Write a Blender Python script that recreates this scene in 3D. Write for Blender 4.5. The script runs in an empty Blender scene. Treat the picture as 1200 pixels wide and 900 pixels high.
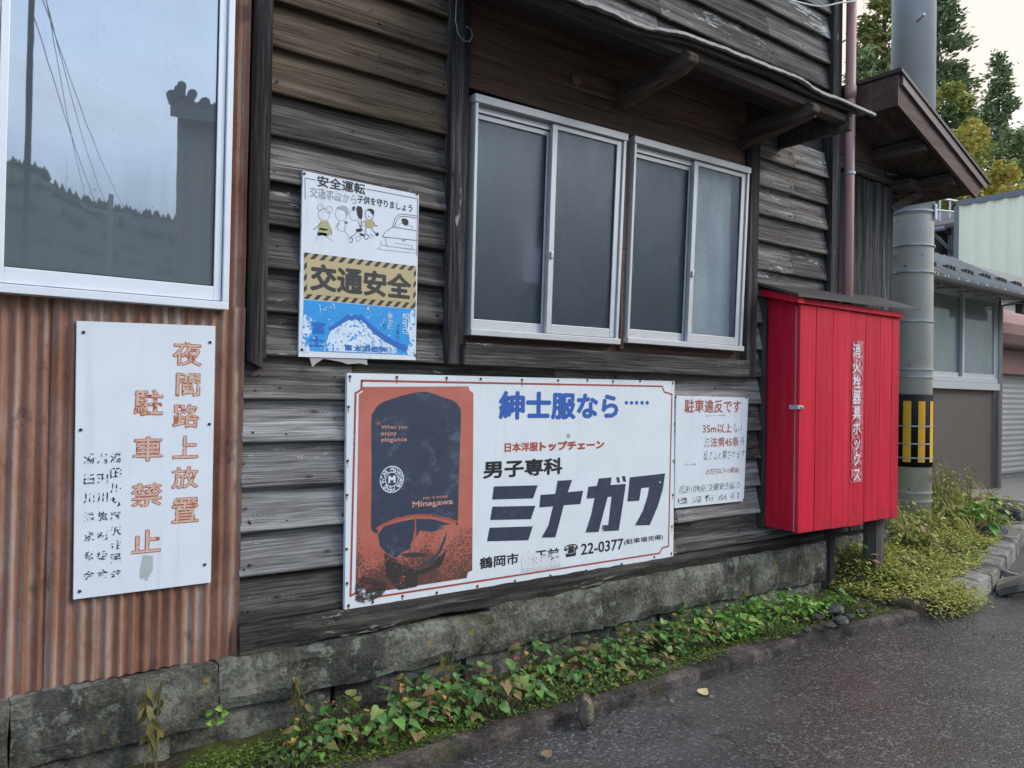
import bpy, bmesh, math, random
from mathutils import Vector, Matrix, noise as mnoise
R = math.radians
rnd = random.Random(7)
S = bpy.context.scene
COL = S.collection

# ------------------------------------------------------------------ camera, world, sun, exposure
F = 936.0                                   # focal length in pixels of the 1200 x 900 photograph
YAW, PITCH, ROLL = R(52.489), R(.734), R(1.015)
CAM = Vector((0, -3.0, 1.35))
fw = Vector((math.cos(YAW) * math.cos(PITCH), math.sin(YAW) * math.cos(PITCH), math.sin(PITCH)))
rt = fw.cross(Vector((0, 0, 1))).normalized()
up = rt.cross(fw)
rt2 = math.cos(ROLL) * rt + math.sin(ROLL) * up
up2 = -math.sin(ROLL) * rt + math.cos(ROLL) * up
cd = bpy.data.cameras.new('camera')
cam = bpy.data.objects.new('camera', cd)
COL.objects.link(cam)
m3 = Matrix((rt2, up2, -fw)).transposed()
cam.matrix_world = Matrix.Translation(CAM) @ m3.to_4x4()
cd.sensor_width = 36
cd.lens = 36 * F / 1200
cd.clip_end = 3000
cd.clip_start = .05
S.camera = cam

SUN_EL, SUN_AZ = R(34), R(-38)              # azimuth measured from +X towards +Y
world = bpy.data.worlds.new('World')
S.world = world
world.use_nodes = True
wt = world.node_tree
wt.nodes.clear()
out = wt.nodes.new('ShaderNodeOutputWorld')
sky = wt.nodes.new('ShaderNodeTexSky')
sky.sky_type = 'NISHITA'
sky.sun_disc = False
sky.sun_elevation = SUN_EL
sky.sun_rotation = R(90) - SUN_AZ
sky.air_density = 1.2
sky.dust_density = 2.0
bg1 = wt.nodes.new('ShaderNodeBackground')
bg1.inputs['Strength'].default_value = .12
wt.links.new(sky.outputs[0], bg1.inputs['Color'])
tc = wt.nodes.new('ShaderNodeTexCoord')
nz = wt.nodes.new('ShaderNodeTexNoise')
nz.inputs['Scale'].default_value = 2.2
nz.inputs['Detail'].default_value = 5
mp = wt.nodes.new('ShaderNodeMapping')
mp.inputs['Scale'].default_value = (1, 1, 2.4)
wt.links.new(tc.outputs['Generated'], mp.inputs[0])
wt.links.new(mp.outputs[0], nz.inputs['Vector'])
dt = wt.nodes.new('ShaderNodeVectorMath')
dt.operation = 'DOT_PRODUCT'
wt.links.new(tc.outputs['Generated'], dt.inputs[0])
dt.inputs[1].default_value = (.97, .1, .2)
cov = wt.nodes.new('ShaderNodeMath')        # cloud cover: thick down the street, thinner over the road's far side
cov.operation = 'MULTIPLY_ADD'
wt.links.new(dt.outputs['Value'], cov.inputs[0])
cov.inputs[1].default_value = .42
cov.inputs[2].default_value = .12
cv2 = wt.nodes.new('ShaderNodeMath')
cv2.operation = 'ADD'
cv2.use_clamp = True
wt.links.new(cov.outputs[0], cv2.inputs[0])
wt.links.new(nz.outputs['Fac'], cv2.inputs[1])
cr = wt.nodes.new('ShaderNodeValToRGB')
cr.color_ramp.elements[0].position = .40
cr.color_ramp.elements[0].color = (.50, .69, 1.0, 1)
cr.color_ramp.elements[1].position = 1.0
cr.color_ramp.elements[1].color = (.60, .545, .485, 1)
e = cr.color_ramp.elements.new(.75)
e.color = (.80, .90, 1.06, 1)
wt.links.new(cv2.outputs[0], cr.inputs[0])
bg2 = wt.nodes.new('ShaderNodeBackground')
bg2.inputs['Strength'].default_value = 1.35
wt.links.new(cr.outputs[0], bg2.inputs['Color'])
mx = wt.nodes.new('ShaderNodeMixShader')
mx.inputs[0].default_value = .90
wt.links.new(bg1.outputs[0], mx.inputs[1])
wt.links.new(bg2.outputs[0], mx.inputs[2])
wt.links.new(mx.outputs[0], out.inputs['Surface'])

sl = bpy.data.lights.new('sun', 'SUN')
sl.energy = 1.5
sl.angle = R(25)
sl.color = (1, .965, .92)
sun = bpy.data.objects.new('sun', sl)
COL.objects.link(sun)
sd = Vector((math.cos(SUN_EL) * math.cos(SUN_AZ), math.cos(SUN_EL) * math.sin(SUN_AZ), math.sin(SUN_EL)))
sun.rotation_euler = sd.to_track_quat('Z', 'Y').to_euler()
sun.location = (0, -20, 30)

S.view_settings.view_transform = 'Standard'
S.view_settings.look = 'None'
S.view_settings.exposure = .46
S.view_settings.gamma = 1
S.view_settings.use_curve_mapping = False
S.cycles.use_denoising = True
S.cycles.max_bounces = 8
S.cycles.transparent_max_bounces = 64

# ------------------------------------------------------------------ measuring the photograph
def ray(px, py):
    return fw * F + rt2 * (px - 600) + up2 * (450 - py)
def W(px, py, y=0.0):                       # point of the plane Y = y
    d = ray(px, py)
    return CAM + d * ((y - CAM.y) / d.y)
def G(px, py, z=0.0):                       # point of the plane Z = z
    d = ray(px, py)
    return CAM + d * ((z - CAM.z) / d.z)
def D(px, py, z):                           # point at a depth
    return CAM + ray(px, py) * (z / F)

# ------------------------------------------------------------------ mesh helpers
def clear_nan(): pass
def tag(o, label=None, cat=None, group=None, kind=None):
    if label: o['label'] = label
    if cat: o['category'] = cat
    if group: o['group'] = group
    if kind: o['kind'] = kind
    return o
WORLD = {}
def thing(name, label, cat, loc=(0, 0, 0), group=None):
    o = bpy.data.objects.new(name, None)
    o.empty_display_size = .1
    COL.objects.link(o)
    o.location = loc
    WORLD[o.name] = Vector(loc)
    return tag(o, label, cat, group)
class MB:
    def __init__(s):
        s.v = []; s.f = []
    def add(s, vs, fs):
        n = len(s.v)
        s.v += [Vector(a) for a in vs]
        s.f += [[i + n for i in f] for f in fs]
        return s
    def box(s, x0, x1, y0, y1, z0, z1):
        vs = [(x0, y0, z0), (x1, y0, z0), (x1, y1, z0), (x0, y1, z0), (x0, y0, z1), (x1, y0, z1), (x1, y1, z1), (x0, y1, z1)]
        return s.add(vs, [(0, 3, 2, 1), (4, 5, 6, 7), (0, 1, 5, 4), (1, 2, 6, 5), (2, 3, 7, 6), (3, 0, 4, 7)])
    def hexa(s, a, b):                      # two quads of 4 points
        vs = list(a) + list(b)
        return s.add(vs, [(3, 2, 1, 0), (4, 5, 6, 7), (0, 1, 5, 4), (1, 2, 6, 5), (2, 3, 7, 6), (3, 0, 4, 7)])
    def bar(s, a, b, w, h, upv=(0, 0, 1)):
        a = Vector(a); b = Vector(b); d = (b - a).normalized(); u = Vector(upv)
        sx = d.cross(u).normalized() * (w / 2); sz = sx.cross(d).normalized() * (h / 2)
        return s.hexa([a - sx - sz, a + sx - sz, a + sx + sz, a - sx + sz], [b - sx - sz, b + sx - sz, b + sx + sz, b - sx + sz])
    def tube(s, pts, r, n=10, cap=True):
        pts = [Vector(p) for p in pts]
        rs = r if isinstance(r, (list, tuple)) else [r] * len(pts)
        rings = []; prev = None
        for i, p in enumerate(pts):
            d = (pts[min(i + 1, len(pts) - 1)] - pts[max(i - 1, 0)]).normalized()
            u = prev if prev is not None else (Vector((0, 0, 1)) if abs(d.z) < .9 else Vector((1, 0, 0)))
            a = d.cross(u)
            if a.length < 1e-6: a = d.cross(Vector((0, 1, 0)))
            a.normalize(); b = a.cross(d).normalized(); prev = b
            rings.append([p + (a * math.cos(2 * math.pi * k / n) + b * math.sin(2 * math.pi * k / n)) * rs[i] for k in range(n)])
        vs = [q for g in rings for q in g]
        fs = []
        for i in range(len(pts) - 1):
            for k in range(n):
                fs.append((i * n + k, i * n + (k + 1) % n, (i + 1) * n + (k + 1) % n, (i + 1) * n + k))
        if cap:
            fs.append(tuple(range(n))[::-1]); fs.append(tuple((len(pts) - 1) * n + k for k in range(n)))
        return s.add(vs, fs)
    def prism(s, poly, y0, y1):             # polygon of (x, z) points extruded along Y
        n = len(poly)
        vs = [(x, y0, z) for x, z in poly] + [(x, y1, z) for x, z in poly]
        fs = [tuple(range(n)), tuple(range(2 * n - 1, n - 1, -1))]
        for i in range(n):
            j = (i + 1) % n
            fs.append((i, i + n, j + n, j))
        return s.add(vs, fs)
    def build(s, name, mat, parent=None, loc=None, smooth=False, bevel=0, label=None, seg=2):
        base = WORLD.get(parent.name, Vector()) if parent else Vector(loc or (0, 0, 0))
        me = bpy.data.meshes.new(name)
        me.from_pydata([v - base for v in s.v], [], s.f)
        me.validate()
        bm = bmesh.new(); bm.from_mesh(me)
        bmesh.ops.recalc_face_normals(bm, faces=bm.faces)
        bm.to_mesh(me); bm.free()
        if smooth:
            for p in me.polygons: p.use_smooth = True
        if mat: me.materials.append(mat)
        o = bpy.data.objects.new(name, me)
        COL.objects.link(o)
        if parent:
            root = parent
            o.parent = parent
            WORLD[o.name] = base
        else:
            o.location = base
            WORLD[o.name] = base
        if bevel:
            md = o.modifiers.new('bevel', 'BEVEL'); md.width = bevel; md.segments = seg; md.limit_method = 'ANGLE'; md.angle_limit = R(40)
        if label: o['label'] = label
        return o
def stroke_faces(mb, pts, w, y, closed=False):   # a flat ribbon in the plane Y = y; pts are (x, z)
    P = [Vector((p[0], p[1])) for p in pts]
    n = len(P)
    for i in range(n if closed else n - 1):
        a, b = P[i], P[(i + 1) % n]
        d = b - a
        if d.length < 1e-6: continue
        d.normalize(); q = Vector((-d.y, d.x)) * w / 2; a2 = a - d * w * .3; b2 = b + d * w * .3
        yy = y - (i % 2) * .00004
        mb.add([(a2.x - q.x, yy, a2.y - q.y), (b2.x - q.x, yy, b2.y - q.y), (b2.x + q.x, yy, b2.y + q.y), (a2.x + q.x, yy, a2.y + q.y)], [(0, 1, 2, 3)])
def smooth_pts(pts, n=6, closed=False):
    P = [Vector((p[0], p[1])) for p in pts]; m = len(P); o = []
    for i in range(m if closed else m - 1):
        p0 = P[(i - 1) % m] if closed or i > 0 else P[i]
        p1 = P[i]; p2 = P[(i + 1) % m]
        p3 = P[(i + 2) % m] if closed or i + 2 < m else p2
        for k in range(n):
            t = k / n
            o.append(.5 * ((2 * p1) + (p2 - p0) * t + (2 * p0 - 5 * p1 + 4 * p2 - p3) * t * t + (3 * p1 - p0 - 3 * p2 + p3) * t ** 3))
    if not closed: o.append(P[-1])
    return o
def flat_poly(mb, pts, y):                  # any simple polygon, triangulated later by Blender's ngon fill
    mb.add([(p[0], y, p[1]) for p in pts], [tuple(range(len(pts)))])

# lettering: outlines of Blender's own font, flattened to meshes
_glyph = {}
def glyph(s, off=0.0, shear=0.0):
    k = (s, off, shear)
    if k not in _glyph:
        c = bpy.data.curves.new('t', 'FONT'); c.body = s; c.size = 1; c.dimensions = '2D'; c.fill_mode = 'BOTH'
        c.offset = off; c.resolution_u = 3; c.shear = shear
        o = bpy.data.objects.new('t', c); COL.objects.link(o)
        dg = bpy.context.evaluated_depsgraph_get()
        m = bpy.data.meshes.new_from_object(o.evaluated_get(dg))
        _glyph[k] = ([(v.co.x, v.co.y) for v in m.vertices], [tuple(p.vertices) for p in m.polygons])
        bpy.data.objects.remove(o); bpy.data.meshes.remove(m); bpy.data.curves.remove(c)
    return _glyph[k]
def text_fit(mb, s, ll, ur, y, off=0.0, shear=0.0, pts=None):
    """fit the string's outline box to pixel corners ll (lower left) and ur (upper right) on plane Y = y"""
    d = max(0, off)
    vs, fs = glyph(s, 0, shear)
    if d > 0:                               # a bolder stroke: the outline drawn again a little to each side
        bv, bf = vs, fs; vs, fs = [], []; lay = []
        for k, (dx, dy) in enumerate(((0, 0), (d, 0), (-d, 0), (0, d), (0, -d), (.7 * d, .7 * d), (-.7 * d, .7 * d), (.7 * d, -.7 * d), (-.7 * d, -.7 * d))):
            n = len(vs); vs = vs + [(v[0] + dx, v[1] + dy) for v in bv]; fs = fs + [tuple(i + n for i in f) for f in bf]; lay += [k * 2e-5] * len(bv)
    else: lay = [0] * len(vs)
    a = pts[0] if pts else W(*ll, y); b = pts[1] if pts else W(*ur, y)
    x0 = min(v[0] for v in vs); x1 = max(v[0] for v in vs); z0 = min(v[1] for v in vs); z1 = max(v[1] for v in vs)
    mb.add([(a.x + (v[0] - x0) / (x1 - x0) * (b.x - a.x), y - lay[i], a.z + (v[1] - z0) / (z1 - z0) * (b.z - a.z)) for i, v in enumerate(vs)], fs)
def text_cell(mb, ch, cx, cz, w, h, y, off=0.0):
    for k, (dx, dy) in enumerate(((0, 0), (off, 0), (-off, 0), (0, off), (0, -off))):
        vs, fs = glyph(ch, 0)
        mb.add([(cx + (v[0] + dx - .5) * w, y - k * 2e-5, cz + (v[1] + dy - .38) * h) for v in vs], fs)

# ------------------------------------------------------------------ material helpers
class NT:
    def __init__(s, name):
        s.m = bpy.data.materials.new(name); s.m.use_nodes = True
        s.t = s.m.node_tree; s.t.nodes.clear()
        s.out = s.t.nodes.new('ShaderNodeOutputMaterial')
        s.b = s.n('BsdfPrincipled')
        s.t.links.new(s.b.outputs[0], s.out.inputs[0])
        s.tc = s.n('TexCoord'); s.geo = s.n('NewGeometry')
        s.obj = s.tc.outputs['Object']; s.isl = s.geo.outputs['Random Per Island']
    def n(s, ty, **kw):
        nd = s.t.nodes.new('ShaderNode' + ty)
        for k, v in kw.items(): setattr(nd, k, v)
        return nd
    def set(s, sock, v):
        if isinstance(v, bpy.types.NodeSocket): s.t.links.new(v, sock)
        else:
            if hasattr(sock.default_value, '__len__') and len(sock.default_value) == 4 and len(v) == 3: v = (*v, 1)
            sock.default_value = v
    def math(s, op, a, b=0.0, c=None, clamp=False):
        nd = s.n('Math', operation=op, use_clamp=clamp)
        s.set(nd.inputs[0], a); s.set(nd.inputs[1], b)
        if c is not None: s.set(nd.inputs[2], c)
        return nd.outputs[0]
    def vmul(s, v, k):
        nd = s.n('VectorMath', operation='MULTIPLY'); s.set(nd.inputs[0], v); s.set(nd.inputs[1], k); return nd.outputs[0]
    def vadd(s, v, k):
        nd = s.n('VectorMath', operation='ADD'); s.set(nd.inputs[0], v); s.set(nd.inputs[1], k); return nd.outputs[0]
    def comb(s, x, y, z):
        nd = s.n('CombineXYZ')
        for i, q in enumerate((x, y, z)): s.set(nd.inputs[i], q)
        return nd.outputs[0]
    def noise(s, vec, scale, detail=4, rough=.55, dist=0):
        nd = s.n('TexNoise'); s.set(nd.inputs['Vector'], vec)
        nd.inputs['Scale'].default_value = scale; nd.inputs['Detail'].default_value = detail
        nd.inputs['Roughness'].default_value = rough; nd.inputs['Distortion'].default_value = dist
        return nd.outputs['Fac']
    def voro(s, vec, scale, feature='F1', outn='Distance'):
        nd = s.n('TexVoronoi', feature=feature); s.set(nd.inputs['Vector'], vec); nd.inputs['Scale'].default_value = scale
        return nd.outputs[outn]
    def ramp(s, fac, stops, interp='LINEAR'):
        nd = s.n('ValToRGB'); cr = nd.color_ramp; cr.interpolation = interp
        while len(cr.elements) < len(stops): cr.elements.new(.5)
        for e, (p, c) in zip(cr.elements, stops):
            e.position = p; e.color = (*c, 1) if len(c) == 3 else c
        s.set(nd.inputs[0], fac); return nd.outputs[0]
    def step(s, v, lo, hi):
        nd = s.n('MapRange', interpolation_type='SMOOTHSTEP'); s.set(nd.inputs[0], v)
        nd.inputs[1].default_value = lo; nd.inputs[2].default_value = hi; nd.inputs[3].default_value = 0; nd.inputs[4].default_value = 1
        return nd.outputs[0]
    def mix(s, f, a, b, blend='MIX'):
        nd = s.n('Mix', data_type='RGBA', blend_type=blend)
        s.set(nd.inputs[0], f); s.set(nd.inputs[6], a); s.set(nd.inputs[7], b); return nd.outputs[2]
    def bump(s, h, strength=.3, dist=.005):
        nd = s.n('Bump'); nd.inputs['Strength'].default_value = strength; nd.inputs['Distance'].default_value = dist
        s.set(nd.inputs['Height'], h); s.t.links.new(nd.outputs[0], s.b.inputs['Normal']); return nd.outputs[0]
    def fin(s, col=None, rough=None, metal=None, spec=None):
        if col is not None: s.set(s.b.inputs['Base Color'], col)
        if rough is not None: s.set(s.b.inputs['Roughness'], rough)
        if metal is not None: s.set(s.b.inputs['Metallic'], metal)
        if spec is not None: s.b.inputs['Specular IOR Level'].default_value = spec
        return s.m

def wood(name, dark, mid, light, axis='X', flake=.0, fcol=(.42, .42, .40), tone=(.64, 1.30), rough=.85, spec=.2, knots=True):
    t = NT(name)
    i = t.isl
    off = t.comb(t.math('MULTIPLY', i, 37.0), t.math('MULTIPLY', i, 91.0), t.math('MULTIPLY', i, 53.0))
    p = t.vadd(t.obj, off)
    wob = t.noise(p, 2.5, 2)
    k = {'X': (0, 1, 2), 'Z': (2, 1, 0), 'Y': (1, 0, 2)}[axis]
    def sc(l, c):
        v = [0, 0, 0]; v[k[0]] = l; v[k[1]] = c; v[k[2]] = c
        return tuple(v)
    w3 = [0, 0, 0]; w3[k[2]] = 1
    p2 = t.vadd(p, t.vmul(t.comb(wob, wob, wob), tuple(.022 * a for a in w3)))
    g = t.noise(t.vmul(p2, sc(1.1, 26)), 1, 6, .65)
    g2 = t.noise(t.vmul(p2, sc(3.2, 170)), 1, 5, .75)
    gg = t.math('ADD', t.math('MULTIPLY', g, .5), t.math('MULTIPLY', g2, .5))
    col = t.ramp(gg, [(.40, dark), (.5, mid), (.60, light)])
    tn = t.math('FRACT', t.math('MULTIPLY', i, 7.13))
    tn = t.math('MULTIPLY_ADD', tn, tone[1] - tone[0], tone[0])
    big = t.noise(t.vmul(p, sc(.9, 3.5)), 1, 3)
    tn = t.math('MULTIPLY', tn, t.math('MULTIPLY_ADD', big, 1.1, .45))
    col = t.mix(1, col, t.comb(tn, tn, tn), 'MULTIPLY')
    if knots:
        sp = t.n('SeparateXYZ'); t.set(sp.inputs[0], p)
        vv = t.n('TexVoronoi', voronoi_dimensions='2D'); t.set(vv.inputs['Vector'], t.comb(t.math('MULTIPLY', sp.outputs[k[0]], 2.3), t.math('MULTIPLY', sp.outputs[k[2]], 5.2), 0.0)); vv.inputs['Scale'].default_value = 1
        kv = t.math('ADD', vv.outputs['Distance'], t.math('MULTIPLY', t.math('SUBTRACT', g2, .5), .05))
        ringk = t.math('MULTIPLY', t.math('SINE', t.math('MULTIPLY', kv, 150.0)), t.math('SUBTRACT', 1, t.step(kv, .03, .22)))
        col = t.mix(t.math('MULTIPLY', t.math('MAXIMUM', ringk, 0.0), .5), col, dark)
        vc = t.n('SeparateXYZ'); t.set(vc.inputs[0], vv.outputs['Color'])
        kn = t.math('MULTIPLY', t.math('SUBTRACT', 1, t.step(kv, .018, .055)), t.step(vc.outputs[0], .45, .55))
        col = t.mix(t.math('MULTIPLY', kn, .8), col, tuple(.6 * a for a in dark))
    if flake > 0:
        fl = t.noise(t.vmul(p2, sc(9, 46)), 1, 5, .7)
        fb = t.noise(t.vmul(p, sc(1.3, 5)), 1, 3)
        fm = t.step(t.math('ADD', fl, t.math('MULTIPLY', t.math('SUBTRACT', fb, .5), 1.0)), .80 - flake * .3, .86 - flake * .3)
        col = t.mix(t.math('MULTIPLY', fm, .7), col, fcol)
    cr = t.noise(t.vmul(p2, sc(1.0, 95)), 1, 2)     # drying cracks
    ck = t.math('SUBTRACT', 1, t.step(cr, .29, .335))
    col = t.mix(t.math('MULTIPLY', ck, .8), col, (.012, .011, .01))
    h = t.math('SUBTRACT', t.math('ADD', t.math('MULTIPLY', g, 1), t.math('MULTIPLY', g2, .7)), t.math('MULTIPLY', ck, .8))
    t.bump(h, .7, .006)
    return t.fin(col, rough, spec=spec)
def plain(name, col, rough=.6, metal=0, var=.12, scale=9, bump=0, spec=.5, dirt=None, dirt_amt=.5):
    t = NT(name)
    n = t.noise(t.obj, scale, 6, .6)
    k = t.math('MULTIPLY_ADD', n, 2 * var, 1 - var)
    c = t.mix(1, col, t.comb(k, k, k), 'MULTIPLY')
    if dirt:
        d = t.noise(t.obj, scale * 3.3, 7, .7)
        c = t.mix(t.step(d, .68 - dirt_amt * .18, .74 - dirt_amt * .1), c, dirt)
    r = t.math('MULTIPLY_ADD', n, .2, rough - .1)
    if bump: t.bump(t.noise(t.obj, scale * 6, 5, .6), bump, .004)
    return t.fin(c, r, metal, spec)

M = {}
M['siding'] = wood('weathered_grey_wood', (.028, .024, .021), (.092, .080, .071), (.24, .218, .20), 'X', .30)
M['siding_pale'] = wood('bleached_wood', (.055, .050, .046), (.165, .152, .142), (.35, .33, .31), 'X', .42, (.6, .6, .58))
M['siding_bleached'] = wood('silver_bleached_wood', (.055, .052, .05), (.20, .192, .187), (.37, .36, .35), 'X', .36, (.66, .66, .64), tone=(.75, 1.15))
M['siding_brown'] = wood('sheltered_brown_wood', (.045, .030, .019), (.125, .088, .058), (.21, .158, .112), 'X', .05)
M['header'] = wood('dark_brown_wood', (.08, .044, .034), (.13, .078, .062), (.18, .115, .093), 'X', 0, tone=(.8, 1.1), rough=.7, knots=False)
M['soffit'] = wood('soffit_wood', (.06, .046, .038), (.11, .088, .075), (.17, .14, .12), 'X', 0, tone=(.8, 1.1))
M['bracket'] = wood('bracket_wood', (.05, .034, .027), (.10, .072, .058), (.16, .12, .098), 'Y', 0, tone=(.9, 1.1))
M['post'] = wood('old_post_wood', (.018, .016, .016), (.055, .047, .046), (.15, .14, .138), 'Z', .2)
M['post_black'] = wood('blackened_wood', (.012, .012, .013), (.034, .031, .031), (.11, .10, .098), 'Z', .25)
M['plank'] = wood('dark_plank_wood', (.014, .014, .016), (.045, .043, .044), (.13, .125, .125), 'Z', .08)
M['beam'] = wood('mossy_beam_wood', (.016, .015, .012), (.05, .046, .037), (.12, .113, .095), 'X', .4, (.3, .31, .25))
M['support'] = wood('support_post_wood', (.05, .042, .036), (.12, .105, .09), (.22, .2, .18), 'Z', 0)
M['fascia'] = wood('painted_brown_fascia', (.075, .044, .038), (.12, .074, .066), (.155, .10, .092), 'X', .12, (.3, .27, .26), tone=(.9, 1.1), rough=.6, knots=False)
M['dark'] = plain('dark_backing', (.02, .018, .017), .9)
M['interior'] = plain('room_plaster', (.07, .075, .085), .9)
M['curtain'] = plain('pale_curtain', (.86, .86, .74), .9, var=.2, scale=4)
M['alu'] = plain('aluminium', (.50, .51, .52), .45, .3, .1, 14, 0, dirt=(.3, .3, .3), dirt_amt=.0)
M['alu_white'] = plain('pale_aluminium', (.74, .77, .81), .4, .1, .06, 14)
M['gasket'] = plain('rubber_gasket', (.02, .02, .022), .6)
M['nail'] = plain('rusty_nail', (.035, .022, .018), .7)
M['steel'] = plain('galvanised_steel', (.42, .44, .46), .45, .6)
M['tin'] = plain('crumpled_tin', (.13, .13, .138), .55, .15, .55, 5, .3, dirt=(.06, .055, .05), dirt_amt=1.2)
M['pipe'] = plain('faded_pink_plastic', (.36, .19, .17), .5, 0, .16, 6, dirt=(.28, .19, .17), dirt_amt=.3)
M['cable_white'] = plain('white_cable', (.6, .6, .58), .5)
M['wire'] = plain('dull_wire', (.22, .21, .2), .4, .6)
M['concrete_pole'] = plain('pole_concrete', (.48, .46, .41), .8, 0, .22, 5, .25, dirt=(.15, .13, .11), dirt_amt=.4)
M['zinc_pole'] = plain('zinc_pole_sleeve', (.62, .64, .66), .55, .25, .12, 4)
M['black_wrap'] = plain('black_rubber_wrap', (.008, .008, .012), .8, spec=.2)
M['yellow'] = plain('yellow_reflective', (.75, .40, .015), .45, dirt=(.5, .27, .02))
M['paper'] = plain('torn_paper', (.42, .38, .35), .9, var=.3)
M['mudnest'] = plain('dry_mud', (.19, .115, .08), .95, bump=.8, scale=30)

def red_paint():
    t = NT('red_paint')
    off = t.math('MULTIPLY', t.isl, 17.0)
    p = t.vadd(t.obj, t.comb(off, off, off))
    g = t.noise(t.vmul(p, (26, 26, 1.5)), 1, 5, .6)
    c = t.ramp(g, [(.3, (.44, .006, .020)), (.5, (.56, .008, .030)), (.7, (.62, .016, .042))])
    k = t.math('MULTIPLY_ADD', t.math('FRACT', t.math('MULTIPLY', t.isl, 5.7)), .22, .88)
    c = t.mix(1, c, t.comb(k, k, k), 'MULTIPLY')
    ch = t.noise(t.vmul(p, (40, 40, 16)), 1, 6, .7)
    c = t.mix(t.step(ch, .69, .73), c, (.45, .30, .30))
    fade = t.noise(t.vmul(p, (9, 9, .8)), 1, 4)
    c = t.mix(t.math('MULTIPLY', t.step(fade, .52, .72), .18), c, (.62, .11, .13))
    sp = t.n('SeparateXYZ'); t.set(sp.inputs[0], t.obj)
    lowb = t.step(sp.outputs[2], .62, .42)
    c = t.mix(t.math('MULTIPLY', t.step(t.math('ADD', t.noise(t.vmul(p, (30, 30, 9)), 1, 5, .7), t.math('MULTIPLY', lowb, .16)), .62, .72), .55), c, (.17, .02, .03))
    dk = t.noise(t.vmul(p, (22, 22, 22)), 1, 3)
    c = t.mix(t.math('MULTIPLY', t.step(dk, .74, .78), .6), c, (.10, .01, .015))
    t.bump(t.math('ADD', t.noise(t.vmul(p, (90, 90, 5)), 1, 4), t.math('MULTIPLY', ch, .5)), .35, .003)
    return t.fin(c, .62, spec=.25)
M['red'] = red_paint()
M['red_edge'] = plain('bare_worn_edge', (.30, .26, .25), .8, var=.4, scale=20)
M['roof_sheet'] = plain('box_roof_sheet', (.055, .052, .052), .6, .1, .25, 8, .2)

def rust():
    t = NT('rusty_corrugated_iron')
    p = t.obj
    sx = t.noise(t.vmul(p, (38, 0, .45)), 1, 3, .6)
    big = t.noise(t.vmul(p, (5, 0, 2.2)), 1, 5, .6)
    fine = t.noise(t.vmul(p, (90, 90, 30)), 1, 5, .7)
    f = t.math('ADD', t.math('MULTIPLY', sx, .50), t.math('ADD', t.math('MULTIPLY', big, .36), t.math('MULTIPLY', fine, .14)))
    c = t.ramp(f, [(.38, (.12, .055, .036)), (.45, (.225, .105, .066)), (.51, (.275, .145, .10)), (.57, (.33, .235, .185)), (.65, (.39, .325, .275))])
    sep = t.n('SeparateXYZ'); t.set(sep.inputs[0], p)
    low = t.step(sep.outputs[2], .35, -.02)
    pal = t.noise(t.vmul(p, (14, 0, 3)), 1, 5, .6)
    c = t.mix(t.math('MULTIPLY', low, t.math('MULTIPLY', t.step(pal, .5, .58), .6)), c, (.52, .36, .29))
    dk = t.noise(t.vmul(p, (9, 9, 7)), 1, 5, .65)
    c = t.mix(t.math('MULTIPLY', t.step(dk, .58, .70), .6), c, (.10, .045, .033))
    t.bump(fine, .35, .003)
    return t.fin(c, .72, .0, .3)
M['rust'] = rust()

def stone(name, c0, c1, c2, lichen=.5, yellow=.3):
    t = NT(name)
    off = t.math('MULTIPLY', t.isl, 23.0)
    p = t.vadd(t.obj, t.comb(off, off, off))
    n = t.noise(p, 5, 8, .65); n2 = t.noise(p, 60, 6, .7)
    c = t.ramp(t.math('ADD', t.math('MULTIPLY', n, .6), t.math('MULTIPLY', n2, .4)), [(.40, c0), (.5, c1), (.60, c2)])
    k = t.math('MULTIPLY_ADD', t.math('FRACT', t.math('MULTIPLY', t.isl, 11.3)), .5, .72)
    c = t.mix(1, c, t.comb(k, k, k), 'MULTIPLY')
    wet = t.noise(t.vmul(p, (4, 4, 1.6)), 1, 4)
    c = t.mix(t.math('MULTIPLY', t.step(wet, .52, .60), .65), c, (.022, .022, .026))
    l1 = t.noise(p, 13, 7, .7)
    c = t.mix(t.math('MULTIPLY', t.step(l1, .66 - lichen * .1, .72 - lichen * .1), .65), c, (.27, .29, .23))
    l2 = t.noise(t.vadd(p, (5, 3, 9)), 9, 7, .7)
    c = t.mix(t.math('MULTIPLY', t.step(l2, .66 - yellow * .1, .71 - yellow * .1), .8), c, (.33, .21, .03))
    mo = t.noise(t.vadd(p, (1, 8, 2)), 4, 6, .7)
    c = t.mix(t.math('MULTIPLY', t.step(mo, .52, .66), .45), c, (.085, .088, .028))
    t.bump(t.math('ADD', n, t.math('MULTIPLY', n2, .6)), 1.0, .025)
    return t.fin(c, .9, spec=.2)
M['stone'] = stone('mossy_foundation_stone', (.05, .048, .038), (.13, .124, .098), (.25, .24, .195), 1.15, .25)
M['kerb'] = stone('old_kerb_concrete', (.028, .025, .023), (.075, .062, .054), (.17, .135, .115), .2, -.5)
M['kerb_pale'] = stone('pale_kerb_concrete', (.16, .15, .13), (.27, .25, .22), (.36, .34, .3), .2, -.5)
M['rock'] = stone('tan_rock', (.16, .12, .08), (.32, .25, .17), (.46, .38, .28), -.9, -1)
M['rubble'] = stone('grey_rubble', (.07, .07, .07), (.15, .145, .14), (.28, .27, .25), -.3, -1)
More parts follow.
